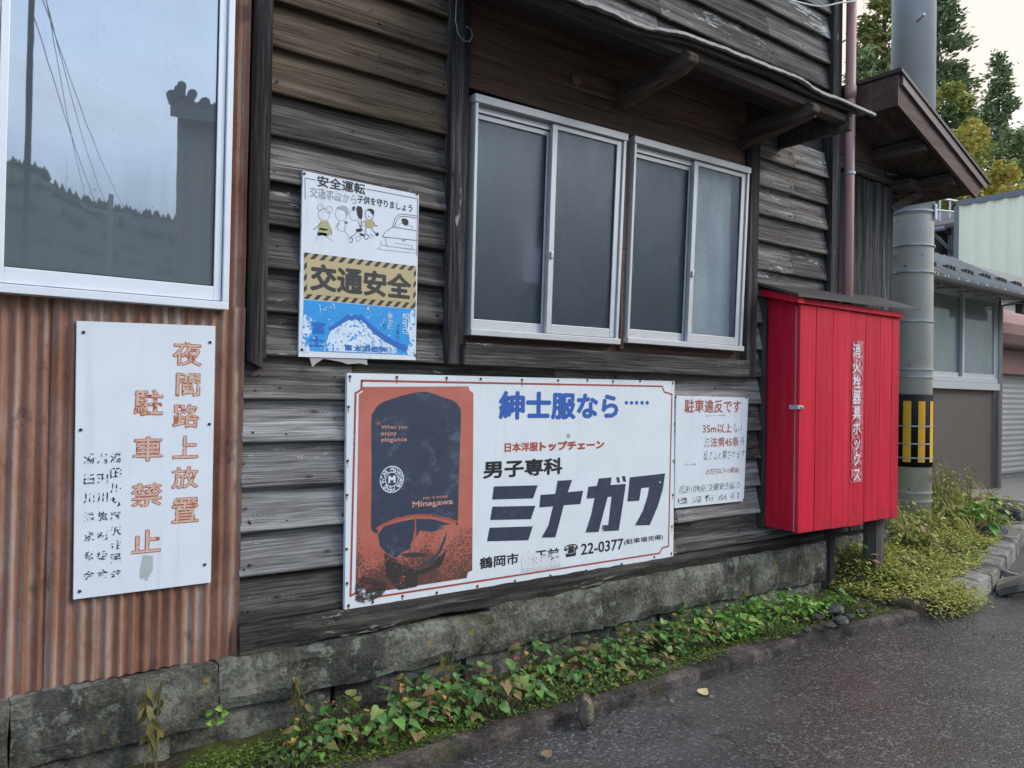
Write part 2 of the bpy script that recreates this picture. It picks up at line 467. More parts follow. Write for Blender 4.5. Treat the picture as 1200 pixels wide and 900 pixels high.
def asphalt():
    t = NT('old_asphalt')
    p = t.obj
    v = t.n('TexVoronoi'); t.set(v.inputs['Vector'], p); v.inputs['Scale'].default_value = 88
    g = t.n('SeparateXYZ'); t.set(g.inputs[0], v.outputs['Color'])
    n = t.noise(p, 1.3, 6, .6); n2 = t.noise(p, 260, 3, .7)
    c = t.ramp(g.outputs[0], [(.0, (.030, .028, .027)), (.5, (.046, .043, .041)), (.85, (.070, .066, .063)), (1, (.16, .15, .14))])
    k = t.math('MULTIPLY_ADD', n, 1.2, .45)
    c = t.mix(1, c, t.comb(k, k, k), 'MULTIPLY')
    mo = t.noise(t.vadd(p, (3, 1, 0)), 1.7, 5, .6)
    c = t.mix(t.math('MULTIPLY', t.step(mo, .53, .66), .4), c, (.06, .035, .028))
    worn = t.noise(t.vmul(p, (.45, 1.3, 1)), 1, 5, .6)      # worn and damp stretches along the road
    c = t.mix(t.math('MULTIPLY', t.step(worn, .5, .66), .5), c, (.115, .108, .102))
    ck = t.n('TexVoronoi', feature='DISTANCE_TO_EDGE'); t.set(ck.inputs['Vector'], t.vadd(p, t.vmul(t.comb(t.noise(p, 3, 4), t.noise(t.vadd(p, (9, 2, 1)), 3, 4), 0.0), (.5, .5, 0)))); ck.inputs['Scale'].default_value = .55
    cm = t.math('MULTIPLY', t.math('SUBTRACT', 1, t.step(ck.outputs['Distance'], .002, .009)), t.step(t.noise(p, .9, 2), .48, .56))
    c = t.mix(t.math('MULTIPLY', cm, .8), c, (.014, .013, .013))
    t.bump(t.math('ADD', t.math('MULTIPLY', v.outputs['Distance'], -.8), t.math('ADD', t.math('MULTIPLY', n2, .35), t.math('ADD', t.math('MULTIPLY', n, .6), t.math('MULTIPLY', cm, -1.0)))), .55, .006)
    r = t.math('MULTIPLY_ADD', worn, -.6, .63)
    return t.fin(c, r, spec=.6)
M['asphalt'] = asphalt()
def soil():
    t = NT('verge_soil')
    p = t.obj
    n = t.noise(p, 22, 7, .7)
    c = t.ramp(n, [(.3, (.018, .014, .01)), (.5, (.05, .04, .026)), (.7, (.11, .09, .06))])
    m = t.noise(p, 3.2, 6, .65)
    c = t.mix(t.step(m, .42, .6), c, t.ramp(t.noise(p, 70, 4), [(.3, (.035, .045, .01)), (.7, (.10, .12, .028))]))
    t.bump(n, 1, .02)
    return t.fin(c, .95, spec=.1)
M['soil'] = soil()
M['far_ground'] = plain('rough_ground', (.10, .11, .06), .95, var=.5, scale=.6)
M['concrete'] = plain('driveway_concrete', (.24, .225, .2), .85, var=.25, scale=4, bump=.3, dirt=(.13, .12, .1))

def leaf(name, stops, rough=.5, trans=.25):
    t = NT(name)
    c = t.ramp(t.isl, stops)
    n = t.noise(t.obj, 60, 3)
    k = t.math('MULTIPLY_ADD', n, .8, .6)
    c = t.mix(1, c, t.comb(k, k, k), 'MULTIPLY')
    t.fin(c, rough, spec=.35)
    if trans:
        tr = t.n('BsdfTranslucent'); t.set(tr.inputs[0], c)
        mxs = t.n('MixShader'); mxs.inputs[0].default_value = trans
        t.t.links.new(t.b.outputs[0], mxs.inputs[1]); t.t.links.new(tr.outputs[0], mxs.inputs[2]); t.t.links.new(mxs.outputs[0], t.out.inputs[0])
    return t.m
gD, gM, gL = (.03, .075, .025), (.06, .14, .03), (.12, .24, .05)
M['leaf_heart'] = leaf('heart_leaves', [(0, (.06, .14, .045)), (.2, (.11, .25, .05)), (.45, (.18, .36, .08)), (.62, (.08, .18, .06)), (.74, (.26, .34, .07)), (.82, (.22, .16, .11)), (.88, (.28, .09, .055)), (.93, (.17, .11, .09)), (.97, (.50, .36, .06)), (1, (.45, .26, .06))], rough=.38)
M['leaf_green'] = leaf('fresh_leaves', rough=.4, stops= [(0, (.09, .21, .035)), (.5, (.17, .36, .05)), (.9, (.25, .45, .08)), (1, (.36, .40, .1))])
M['leaf_moss'] = leaf('tiny_leaves', [(0, (.05, .11, .02)), (.5, (.12, .2, .03)), (.85, (.2, .26, .05)), (1, (.2, .14, .05))])
M['leaf_yellow'] = leaf('yellowing_leaves', [(0, (.14, .21, .04)), (.35, (.34, .37, .07)), (.65, (.48, .45, .11)), (.85, (.38, .26, .11)), (1, (.2, .11, .06))])
M['leaf_creeper'] = leaf('creeper_leaves', [(0, (.22, .28, .05)), (.4, (.42, .44, .09)), (.75, (.56, .52, .14)), (.9, (.34, .24, .1)), (1, (.22, .3, .06))])
M['leaf_dry'] = leaf('withered_leaves', [(0, (.16, .13, .04)), (.5, (.24, .19, .06)), (1, (.14, .12, .04))])
M['grass_dry'] = leaf('arching_grass', [(0, (.24, .27, .07)), (.5, (.42, .38, .13)), (1, (.52, .42, .2))])
M['stem'] = plain('plant_stem', (.10, .11, .04), .7)
M['stem_red'] = plain('reddish_stem', (.14, .07, .05), .7)
M['leaf_fallen'] = plain('fallen_leaf', (.52, .40, .2), .7, var=.2)
M['leaf_fallen_brown'] = plain('fallen_leaf_brown', (.2, .12, .07), .8, var=.3)
M['bark'] = plain('bark', (.07, .05, .04), .95, bump=.8)
M['cedar'] = leaf('cedar_foliage', [(0, (.08, .12, .055)), (.5, (.16, .22, .09)), (1, (.27, .32, .14))], .8, .15)
M['cedar_pale'] = leaf('pale_cedar_foliage', [(0, (.09, .12, .035)), (.5, (.2, .22, .06)), (1, (.34, .28, .1))], .8, .2)
M['autumn'] = leaf('autumn_foliage', [(0, (.26, .30, .08)), (.4, (.50, .46, .11)), (.8, (.66, .50, .12)), (1, (.42, .27, .08))], .8, .25)
M['olive'] = leaf('olive_foliage', [(0, (.09, .13, .05)), (.5, (.22, .28, .11)), (1, (.42, .45, .22))], .8, .2)

M['olive_yellow'] = leaf('olive_yellow_foliage', [(0, (.17, .2, .06)), (.5, (.36, .38, .11)), (1, (.52, .46, .15))], .8, .25)
def sign_white(name, col=(.70, .74, .78), speck=.5, speckc=(.12, .11, .11), edge=None):
    t = NT(name)
    n = t.noise(t.obj, 6, 6, .6)
    k = t.math('MULTIPLY_ADD', n, .2, .9)
    c = t.mix(1, col, t.comb(k, k, k), 'MULTIPLY')
    s = t.noise(t.obj, 130, 4, .7)
    b = t.noise(t.obj, 5, 3, .6)
    s = t.math('ADD', s, t.math('MULTIPLY', t.math('SUBTRACT', b, .5), .5))
    c = t.mix(t.math('MULTIPLY', t.step(s, .80 - .12 * speck, .84 - .12 * speck), .6), c, speckc)
    st = t.noise(t.vmul(t.obj, (30, 30, 2)), 1, 4)
    c = t.mix(t.math('MULTIPLY', t.step(st, .56, .75), .18), c, (.4, .37, .34))
    return t.fin(c, t.math('MULTIPLY_ADD', n, .2, .3), spec=.5)
M['sign'] = sign_white('white_enamel')
M['sign_worn'] = sign_white('worn_white_enamel', (.68, .72, .75), 1.0)
def paint(name, col, wear=0.0, scale=40, rough=.45, dirt=None, var=.15):
    """sign paint; wear > 0 leaves holes through which the board shows"""
    t = NT(name)
    n = t.noise(t.obj, scale * .4, 5, .6)
    k = t.math('MULTIPLY_ADD', n, 2 * var, 1 - var)
    c = t.mix(1, col, t.comb(k, k, k), 'MULTIPLY')
    if dirt:
        d = t.noise(t.obj, scale * 1.3, 6, .7)
        c = t.mix(t.math('MULTIPLY', t.step(d, .52, .68), .6), c, dirt)
    t.fin(c, rough, spec=.4)
    if wear > 0:
        w = t.noise(t.obj, scale, 5, .65)
        w2 = t.noise(t.obj, scale * .25, 3, .6)
        a = t.step(t.math('ADD', t.math('MULTIPLY', w, .65), t.math('MULTIPLY', w2, .35)), .32 + wear * .28, .35 + wear * .29)
        tr = t.n('BsdfTransparent'); mxs = t.n('MixShader'); t.set(mxs.inputs[0], a)
        t.t.links.new(tr.outputs[0], mxs.inputs[1]); t.t.links.new(t.b.outputs[0], mxs.inputs[2]); t.t.links.new(mxs.outputs[0], t.out.inputs[0])
    return t.m
M['ink_red'] = paint('red_sign_paint', (.42, .075, .035), .12, 60)
M['ink_orange_edge'] = paint('rubbed_red_edge', (.46, .10, .05), .42, 70)
M['ink_orange_fill'] = paint('rubbed_red_fill', (.64, .45, .33), .30, 45, dirt=(.46, .09, .045), var=.1)
M['ink_black'] = paint('black_sign_paint', (.018, .019, .024), .06, 60)
M['ink_black_worn'] = paint('worn_black_paint', (.03, .03, .035), .655, 95)
M['ink_black_faint'] = paint('faint_black_paint', (.30, .31, .32), .5, 150)
M['ink_navy'] = paint('navy_sign_paint', (.033, .042, .07), .05, 24, dirt=(.075, .09, .125))
M['ink_hat'] = paint('navy_hat_paint', (.040, .052, .082), .02, 11, dirt=(.12, .15, .19), var=.4)
M['ink_blue'] = paint('blue_sign_paint', (.035, .11, .40), .1, 40)
M['ink_frame'] = paint('red_border_paint', (.36, .07, .045), .15, 50)
M['ink_faded_red'] = paint('faded_red_paint', (.38, .10, .07), .4, 90)
M['ink_cyan'] = paint('cyan_printed_sky', (.03, .31, .70), .30, 80)
M['ink_mountain'] = paint('blue_mountain_line', (.03, .15, .50), .05, 40)
M['ink_white'] = paint('white_paint', (.72, .75, .78), .3, 90)
M['ink_white_box'] = paint('rubbed_white_paint', (.74, .70, .70), .22, 70)
M['ink_pinkpatch'] = paint('scuffed_pink_patch', (.55, .16, .18), .5, 40)
M['ink_beige'] = paint('beige_panel_paint', (.50, .40, .22), 0, 20)
M['ink_dark'] = paint('charcoal_paint', (.045, .045, .045), 0, 30, dirt=(.09, .085, .06))
M['ink_line'] = paint('thin_black_line', (.05, .05, .055), .2, 80)
M['ink_grey'] = paint('faded_grey_line', (.38, .39, .4), .3, 80)
M['ink_olive'] = paint('olive_shirt_paint', (.42, .40, .2), .15, 60)
M['ink_salmon'] = paint('salmon_lettering', (.60, .30, .24), .2, 60)
def poster_red():
    t = NT('weathered_red_panel')
    p = t.obj
    n = t.noise(p, 4, 5, .6)
    c = t.ramp(n, [(.3, (.40, .105, .07)), (.7, (.52, .165, .12))])
    sep = t.n('SeparateXYZ'); t.set(sep.inputs[0], p)
    low = t.step(sep.outputs[2], .46, .02)
    d = t.noise(p, 110, 5, .75); d2 = t.noise(p, 9, 4, .6)
    f = t.math('ADD', t.math('ADD', t.math('MULTIPLY_ADD', d, 1.1, -.2), t.math('MULTIPLY', d2, .4)), t.math('MULTIPLY', low, .37))
    c = t.mix(t.math('MULTIPLY', t.step(f, .74, .86), .88), c, (.05, .038, .034))
    return t.fin(c, .5, spec=.4)
M['poster_red'] = poster_red()
def grime():
    t = NT('black_grime')
    d = t.noise(t.obj, 120, 5, .75); d2 = t.noise(t.obj, 14, 4, .6)
    a = t.step(t.math('ADD', t.math('MULTIPLY', d, .6), t.math('MULTIPLY', d2, .4)), .44, .54)
    t.fin((.045, .038, .034), .9)
    tr = t.n('BsdfTransparent'); mxs = t.n('MixShader'); t.set(mxs.inputs[0], a)
    t.t.links.new(tr.outputs[0], mxs.inputs[1]); t.t.links.new(t.b.outputs[0], mxs.inputs[2]); t.t.links.new(mxs.outputs[0], t.out.inputs[0])
    return t.m
M['grime'] = grime()

def mirror_glass():
    t = NT('dusty_reflecting_glass')
    t.fin((.10, .122, .138), .9)
    sep = t.n('SeparateXYZ'); t.set(sep.inputs[0], t.obj)
    st = t.noise(t.vmul(t.obj, (28, 28, 1.1)), 1, 5, .7)
    cl = t.noise(t.obj, 3, 6, .6)
    g = t.n('BsdfGlossy'); g.inputs['Roughness'].default_value = .012; g.inputs['Color'].default_value = (.8, .9, 1, 1)
    wb = t.n('Bump'); wb.inputs['Strength'].default_value = .006; wb.inputs['Distance'].default_value = .01; t.set(wb.inputs['Height'], t.noise(t.obj, 5, 2)); t.t.links.new(wb.outputs[0], g.inputs['Normal'])
    low = t.step(sep.outputs[2], .62, .0)           # dust and dried drips gather low on the pane
    f = t.math('SUBTRACT', .37, t.math('MULTIPLY', low, t.math('MULTIPLY_ADD', st, .32, .10)))
    f = t.math('ADD', f, t.math('MULTIPLY_ADD', cl, .14, -.07))
    sp = t.noise(t.obj, 60, 4, .6)
    f = t.math('SUBTRACT', f, t.math('MULTIPLY', t.step(sp, .66, .72), .12))
    dr = t.noise(t.vmul(t.obj, (55, 55, 2.2)), 1, 4, .6)
    f = t.math('SUBTRACT', f, t.math('MULTIPLY', t.math('MULTIPLY', t.step(dr, .60, .68), .10), t.math('ADD', low, .15)))
    mxs = t.n('MixShader'); t.set(mxs.inputs[0], f)
    t.t.links.new(t.b.outputs[0], mxs.inputs[1]); t.t.links.new(g.outputs[0], mxs.inputs[2]); t.t.links.new(mxs.outputs[0], t.out.inputs[0])
    return t.m
M['mirror_glass'] = mirror_glass()
def frosted():
    t = NT('pebbled_glass')
    p = t.obj
    v = t.noise(t.vmul(p, (1, 1, .62)), 190, 2, .5)
    v2 = t.noise(t.vmul(p, (1, 1, .3)), 9, 4)
    nb = t.n('Bump'); nb.inputs['Strength'].default_value = .8; nb.inputs['Distance'].default_value = .003; t.set(nb.inputs['Height'], v)
    rf = t.n('BsdfRefraction'); rf.inputs['IOR'].default_value = 1.12; rf.inputs['Roughness'].default_value = .32; rf.inputs['Color'].default_value = (.93, .96, 1, 1)
    gl = t.n('BsdfGlossy'); gl.inputs['Roughness'].default_value = .14; gl.inputs['Color'].default_value = (.75, .88, 1, 1)
    df = t.n('BsdfDiffuse'); df.inputs[0].default_value = (.07, .10, .145, 1)
    for q in (gl, df): t.t.links.new(nb.outputs[0], q.inputs['Normal'])
    m1 = t.n('MixShader'); t.set(m1.inputs[0], t.math('MAXIMUM', t.math('ADD', t.math('MULTIPLY_ADD', v2, .6, -.14), t.math('MULTIPLY', t.math('SUBTRACT', v, .5), .8)), 0.0))
    t.t.links.new(rf.outputs[0], m1.inputs[1]); t.t.links.new(df.outputs[0], m1.inputs[2])
    m2 = t.n('MixShader'); m2.inputs[0].default_value = .05
    t.t.links.new(m1.outputs[0], m2.inputs[1]); t.t.links.new(gl.outputs[0], m2.inputs[2]); t.t.links.new(m2.outputs[0], t.out.inputs[0])
    return t.m
M['frosted'] = frosted()
def fogged(name, c, gf):
    t = NT(name)
    n = t.noise(t.vmul(t.obj, (3, 3, 1.2)), 1.3, 5, .6)
    k = t.math('MULTIPLY_ADD', n, 1.0, .5)
    t.fin(t.mix(1, c, t.comb(k, k, k), 'MULTIPLY'), .35)
    g = t.n('BsdfGlossy'); g.inputs['Roughness'].default_value = .04
    mxs = t.n('MixShader'); mxs.inputs[0].default_value = gf
    t.t.links.new(t.b.outputs[0], mxs.inputs[1]); t.t.links.new(g.outputs[0], mxs.inputs[2]); t.t.links.new(mxs.outputs[0], t.out.inputs[0])
    return t.m
M['fogged'] = fogged('fogged_glass', (.17, .2, .21), .22)

# ------------------------------------------------------------------ ground, road, kerb
KP = [(-6, -.56), (1.5, -.545), (4.1, -.52), (5.0, -.62), (5.55, -.66), (6.3, -.56), (7.0, -.36), (8.0, -.08), (9.0, .22), (10.5, .55), (14, 1.0), (30, 3.0)]
def ky(x):
    for (a, b), (c, d) in zip(KP, KP[1:]):
        if a <= x <= c: return b + (d - b) * (x - a) / (c - a)
    return KP[0][1] if x < KP[0][0] else KP[-1][1]
def sst(t): t = max(0, min(1, t)); return t * t * (3 - 2 * t)
def gz(x, y):                               # height of the verge
    base = .048 + .055 * sst((x - 4.7) / .8)
    d = y - ky(x)
    rise = sst((x - 4.9) / .6) * (.16 * sst((d - .12) / .75) + .14 * sst((d - .8) / 1.4)) * (1 if x < 9 else max(.6, 1 - (x - 9) * .1))
    return base + rise + .02 * (mnoise.noise(Vector((x * 6, y * 6, 0))) + .5 * mnoise.noise(Vector((x * 17, y * 17, 3)))) * min(1, max(0, d - .05) * 8)
m = MB(); m.add([(-900, -900, -.35), (900, -900, -.35), (900, 900, -.35), (-900, 900, -.35)], [(0, 1, 2, 3)])
tag(m.build('ground', M['far_ground']), kind='structure')
m = MB()
xs = [-40, -10, -3] + [-2 + .25 * i for i in range(60)] + [14, 18, 25, 40, 80]
ys = [-6.5, -5, -4, -3, -2.2] + [-2 + .2 * i for i in range(8)]
vs = []
for x in xs:
    for y in ys:
        vs.append((x, y, .012 * mnoise.noise(Vector((x * .8, y * .8, 1)))))
    vs.append((x, max(-.42, ky(x) + .1), 0))
n = len(ys) + 1
m.add(vs, [(i * n + j, (i + 1) * n + j, (i + 1) * n + j + 1, i * n + j + 1) for i in range(len(xs) - 1) for j in range(n - 1)])
tag(m.build('road', M['asphalt'], smooth=True), kind='structure')
m = MB(); m.box(-40, 80, -8.2, -6.4, -.3, .1); tag(m.build('far_pavement', M['concrete']), kind='structure')
m = MB()                                    # verge sheet
nx, ny = 250, 22
vs = []
X0, X1 = -1.0, 16.0
for i in range(nx):
    x = X0 + (X1 - X0) * i / (nx - 1)
    y1 = .06 if x < 5.0 else .06 + 7 * sst((x - 5.0) / 1.5)
    for j in range(ny):
        y = ky(x) + .09 + (y1 - ky(x) - .09) * (j / (ny - 1)) ** (1.0 if x < 5 else 1.6)
        vs.append((x, y, gz(x, y)))
m.add(vs, [(i * ny + j, (i + 1) * ny + j, (i + 1) * ny + j + 1, i * ny + j + 1) for i in range(nx - 1) for j in range(ny - 1)])
tag(m.build('verge', M['soil'], smooth=True), kind='structure')
def kerb_strip(x0, x1, h, w, mat, step=.08):
    m = MB(); k = int((x1 - x0) / step); vs = []
    for i in range(k + 1):
        x = x0 + (x1 - x0) * i / k; y = ky(x)
        j = [.006 * mnoise.noise(Vector((x * 9, q, 0))) for q in range(5)]
        e = .010 * mnoise.noise(Vector((x * 3, 7, 0)))
        vs += [(x, y - .01 + j[0] + e, -.06), (x, y + j[1] + e, h - .012 + j[2]), (x, y + .014 + j[2] + e, h + j[3]), (x, y + w + e, h + .006 + j[4]), (x, y + w + .01, -.06)]
    m.add(vs, [(i * 5 + q, (i + 1) * 5 + q, (i + 1) * 5 + q + 1, i * 5 + q + 1) for i in range(k) for q in range(4)] + [(0, 1, 2, 3, 4), tuple(k * 5 + q for q in range(5))])
    return m
tag(kerb_strip(-3, 5.02, .052, .12, M['kerb']).build('kerb', M['kerb'], smooth=False), kind='structure')
kb = 0
for a, b in ((5.62, 6.18), (6.2, 6.78), (6.8, 7.38), (7.4, 7.98), (8.0, 8.58), (8.6, 9.2)):
    m = kerb_strip(a, b, .13, .17, M['kerb_pale'], .19)
    tag(m.build('kerb', M['kerb_pale'], bevel=.006), kind='structure')
# the concrete drive beside the low house
m = MB(); vs = []
for i in range(20):
    x = 9.9 + i * .35
    for j in range(8):
        y = ky(x) + .2 + j * .5
        vs.append((x, y, max(gz(x, y) + .03, .12 + .035 * j)))
m.add(vs, [(i * 8 + j, (i + 1) * 8 + j, (i + 1) * 8 + j + 1, i * 8 + j + 1) for i in range(19) for j in range(7)])
tag(m.build('driveway', M['concrete'], smooth=True), kind='structure')

# ------------------------------------------------------------------ the wooden house
EDGES = [.466, .640, .809, .978, 1.149, 1.316, 1.483, 1.653, 1.822, 1.989, 2.160, 2.335, 2.503, 2.680, 2.86, 3.03, 3.20, 3.32, 3.465, 3.64, 3.815, 3.99, 4.16, 4.33, 4.5, 4.67, 4.84, 5.0]
house = thing('wooden_house', 'old weathered grey clapboard house with sliding windows and a tin awning', 'house', (3.1, 1.5, 0))
WALL_Y = .058
def board(m, x0, x1, z0, z1, ybot=.002, ytop=.042, th=.02, seed=0, warp=.0028):
    n = max(2, int((x1 - x0) / .04)); vs = []
    for i in range(n + 1):
        x = x0 + (x1 - x0) * i / n
        a = warp * mnoise.noise(Vector((x * 2.2, z0 * 9, seed))) + warp * .5 * mnoise.noise(Vector((x * 11, z0 * 9, seed + 5)))
        b = warp * .9 * mnoise.noise(Vector((x * 1.7, z0 * 7, seed + 9)))
        zb = z0 + a
        vs += [(x, ybot + th, zb), (x, ybot + .003 + b, zb), (x, ybot + b, zb + .006), (x, (ybot * 2 + ytop) / 3 + b * .8, z0 + (z1 - z0) * .33), (x, (ybot + 2 * ytop) / 3 + b * .4, z0 + (z1 - z0) * .67), (x, ytop, z1 + .012), (x, ytop + .006, z1 + .012)]
    k = 7
    fs = [(i * k + q, (i + 1) * k + q, (i + 1) * k + q + 1, i * k + q + 1) for i in range(n) for q in range(k - 1)]
    fs += [tuple(range(k)), tuple(n * k + q for q in range(k))]
    m.add(vs, fs)
grey, pale, brown, nails, silver = MB(), MB(), MB(), MB(), MB()
def nail(x, y, z, r=.004):
    nails.tube([(x, y - .002, z), (x, y + .004, z)], r, 8)
def panel(x0, x1, za, zb, joints=(), pick=None, skip=()):
    for k in range(len(EDGES) - 1):
        z0, z1 = EDGES[k], EDGES[k + 1]
        if z0 < za - .02 or z1 > zb + .12: continue
        cuts = [x0] + [j for j in joints if x0 < j < x1 and rnd.random() < .6] + [x1]
        for a, b in zip(cuts, cuts[1:]):
            mm = grey
            if pick: mm = pick(k, a, b)
            board(mm, a + .001, b - .001, z0, z1, seed=k * 3 + int(a * 10), ybot=.002 + rnd.uniform(-.002, .002))
            for x in (a + .025, a + .04, b - .03, b - .045, (a + b) / 2 + rnd.uniform(-.1, .1)):
                if rnd.random() < .7: nail(x + rnd.uniform(-.01, .01), .009, z0 + .035 + rnd.uniform(-.008, .01), rnd.uniform(.004, .0065))
                if rnd.random() < .4: nail(x + rnd.uniform(-.05, .05), .015, z0 + .09, .0035)
panel(1.098, 1.922, 1.483, 4.9, pick=lambda k, a, b: brown if EDGES[k] > 2.49 else grey)
panel(1.03, 5.0, .466, 1.47, joints=(1.49, 2.6, 3.5, 4.2), pick=lambda k, a, b: (silver if .6 < EDGES[k] < 1.3 else grey) if a < 1.2 else (pale if rnd.random() < .35 else grey))
panel(4.165, 5.0, 1.483, 3.0, joints=(4.6,), pick=lambda k, a, b: pale if rnd.random() < .6 else grey)
panel(2.02, 5.0, 3.19, 4.9, joints=(2.7, 3.3, 3.75, 4.3), pick=lambda k, a, b: pale if rnd.random() < .6 else grey)
def hp(mb, name, mat, **kw): return mb.build(name, mat, house, **kw)
sid = hp(grey, 'siding', M['siding'])
hp(pale, 'siding', M['siding_pale'], label='paler bleached clapboards with flaking surface')
hp(silver, 'siding', M['siding_bleached'], label='silvery bleached clapboards low at the left')
hp(brown, 'siding', M['siding_brown'], label='browner clapboards sheltered under the eave')
hp(nails, 'nail_heads', M['nail'])['kind'] = 'stuff'
# wall core with openings for the window pair
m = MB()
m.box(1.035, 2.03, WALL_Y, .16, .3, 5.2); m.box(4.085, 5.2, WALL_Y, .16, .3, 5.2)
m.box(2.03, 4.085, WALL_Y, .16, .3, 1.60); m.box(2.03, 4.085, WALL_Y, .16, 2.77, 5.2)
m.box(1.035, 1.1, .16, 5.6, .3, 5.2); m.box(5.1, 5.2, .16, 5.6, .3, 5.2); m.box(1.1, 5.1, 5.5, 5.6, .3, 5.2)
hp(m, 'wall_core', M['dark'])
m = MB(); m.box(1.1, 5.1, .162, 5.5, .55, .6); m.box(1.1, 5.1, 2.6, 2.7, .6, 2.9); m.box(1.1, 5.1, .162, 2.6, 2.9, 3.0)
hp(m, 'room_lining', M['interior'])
m = MB()
n = 60; vs = []
for i in range(n + 1):
    x = 3.60 + .38 * i / n
    vs += [(x, .045 + .012 * math.sin(i * .9), 1.62), (x, .045 + .010 * math.sin(i * .9 + .3), 2.72)]
m.add(vs, [(2 * i, 2 * i + 2, 2 * i + 3, 2 * i + 1) for i in range(n)])
hp(m, 'curtain', M['curtain'], smooth=True)
m = MB(); m.box(2.62, 2.78, .34, .5, 1.95, 2.15); m.tube([(2.70, .42, 2.15), (2.70, .42, 2.2), (2.70, .42, 2.3)], [.04, .06, .02], 10)
hp(m, 'shelf_bottle', plain('pinkish_container', (.42, .28, .3), .6))
# roof with its eave
m = MB()
m.hexa([(.95, -.55, 5.15), (5.6, -.55, 5.15), (5.6, -.55, 5.27), (.95, -.55, 5.27)], [(.95, 2.8, 6.6), (5.6, 2.8, 6.6), (5.6, 2.8, 6.72), (.95, 2.8, 6.72)])
m.hexa([(.95, 2.8, 6.6), (5.6, 2.8, 6.6), (5.6, 2.8, 6.72), (.95, 2.8, 6.72)], [(.95, 6.1, 5.15), (5.6, 6.1, 5.15), (5.6, 6.1, 5.27), (.95, 6.1, 5.27)])
hp(m, 'roof', M['roof_sheet'])
# posts
def q4(pts, y0, y1):                        # four pixel corners tl tr br bl, extruded in Y
    P = [W(*p, y0) for p in pts]
    return MB().hexa([(v.x, y0, v.z) for v in P], [(v.x, y1, v.z) for v in P])
m = MB(); m.hexa([(1.043, -.012, 1.455), (1.098, -.012, 1.43), (1.108, -.012, 4.9), (1.05, -.012, 4.9)], [(1.043, .04, 1.455), (1.098, .04, 1.43), (1.108, .04, 4.9), (1.05, .04, 4.9)])
hp(m, 'post', M['post_black'], bevel=.004)
m = MB(); m.box(1.100, 1.114, .0, .04, 1.47, 4.9); hp(m, 'trim_strip', M['post'], bevel=.002)
m = MB(); m.hexa([(1.922, -.03, 1.478), (2.0, -.03, 1.478), (2.012, -.03, 3.3), (1.915, -.03, 3.3)], [(1.922, .05, 1.478), (2.0, .05, 1.478), (2.012, .05, 3.3), (1.915, .05, 3.3)])
hp(m, 'post', M['post'], bevel=.005)
m = MB(); m.hexa([(4.072, -.03, 1.478), (4.162, -.03, 1.478), (4.178, -.03, 2.97), (4.092, -.03, 2.97)], [(4.072, .05, 1.478), (4.162, .05, 1.478), (4.178, .05, 2.97), (4.092, .05, 2.97)])
hp(m, 'post', M['post'], bevel=.005)
m = MB(); m.hexa([(5.0, -.022, .50), (5.1, -.022, .50), (5.105, -.022, 5.1), (5.0, -.022, 5.1)], [(5.0, .05, .50), (5.1, .05, .50), (5.105, .05, 5.1), (5.0, .05, 5.1)])
hp(m, 'post', M['post'], bevel=.004)
m = MB(); m.tube([(5.06, .06, -.02), (5.06, .06, .2), (5.055, .06, .42), (5.06, .06, .62)], [.10, .085, .09, .085], 9); hp(m, 'post_stump', M['post_black'])
m = MB(); m.box(4.272, 4.318, -.004, .052, .55, 2.03); hp(m, 'trim_strip', M['post'], bevel=.003)
# the sill beam along the bottom of the boards
m = MB(); n = 100; vs = []
for i in range(n + 1):
    x = 1.03 + 3.92 * i / n
    w = lambda s, a: a * (mnoise.noise(Vector((x * 2.3, s, 0))) + .6 * mnoise.noise(Vector((x * 9, s, 2))))
    zt = .462 + w(1, .008); zb = .352 + .012 * (x - 1) + w(2, .016)
    vs += [(x, .05, zt), (x, -.012 + w(3, .010), zt), (x, -.026 + w(4, .012), zb + .05), (x, -.016 + w(5, .012), zb), (x, .05, zb)]
m.add(vs, [(i * 5 + q, (i + 1) * 5 + q, (i + 1) * 5 + q + 1, i * 5 + q + 1) for i in range(n) for q in range(4)] + [(0, 1, 2, 3, 4), tuple(n * 5 + q for q in range(5))])
hp(m, 'sill_beam', M['beam'])
# window surround
m = MB(); m.hexa([(2.0, -.045, 1.478), (4.072, -.05, 1.478), (4.072, -.05, 1.578), (2.0, -.05, 1.578)], [(2.0, .05, 1.478), (4.072, .05, 1.478), (4.072, .05, 1.578), (2.0, .05, 1.578)])
hp(m, 'window_ledge', M['siding'], bevel=.004)
m = MB(); m.box(2.003, 4.085, .02, .044, 1.578, 1.63); m.box(3.008, 3.036, -.012, .03, 1.6, 2.75); hp(m, 'window_packing', M['header'])
m = MB()
for z0, z1 in ((2.752, 2.905), (2.908, 3.07), (3.073, 3.22)): board(m, 2.004, 4.09, z0, z1 - .01, .016, .022, .012, 77, .001)
hp(m, 'header_board', M['header'])

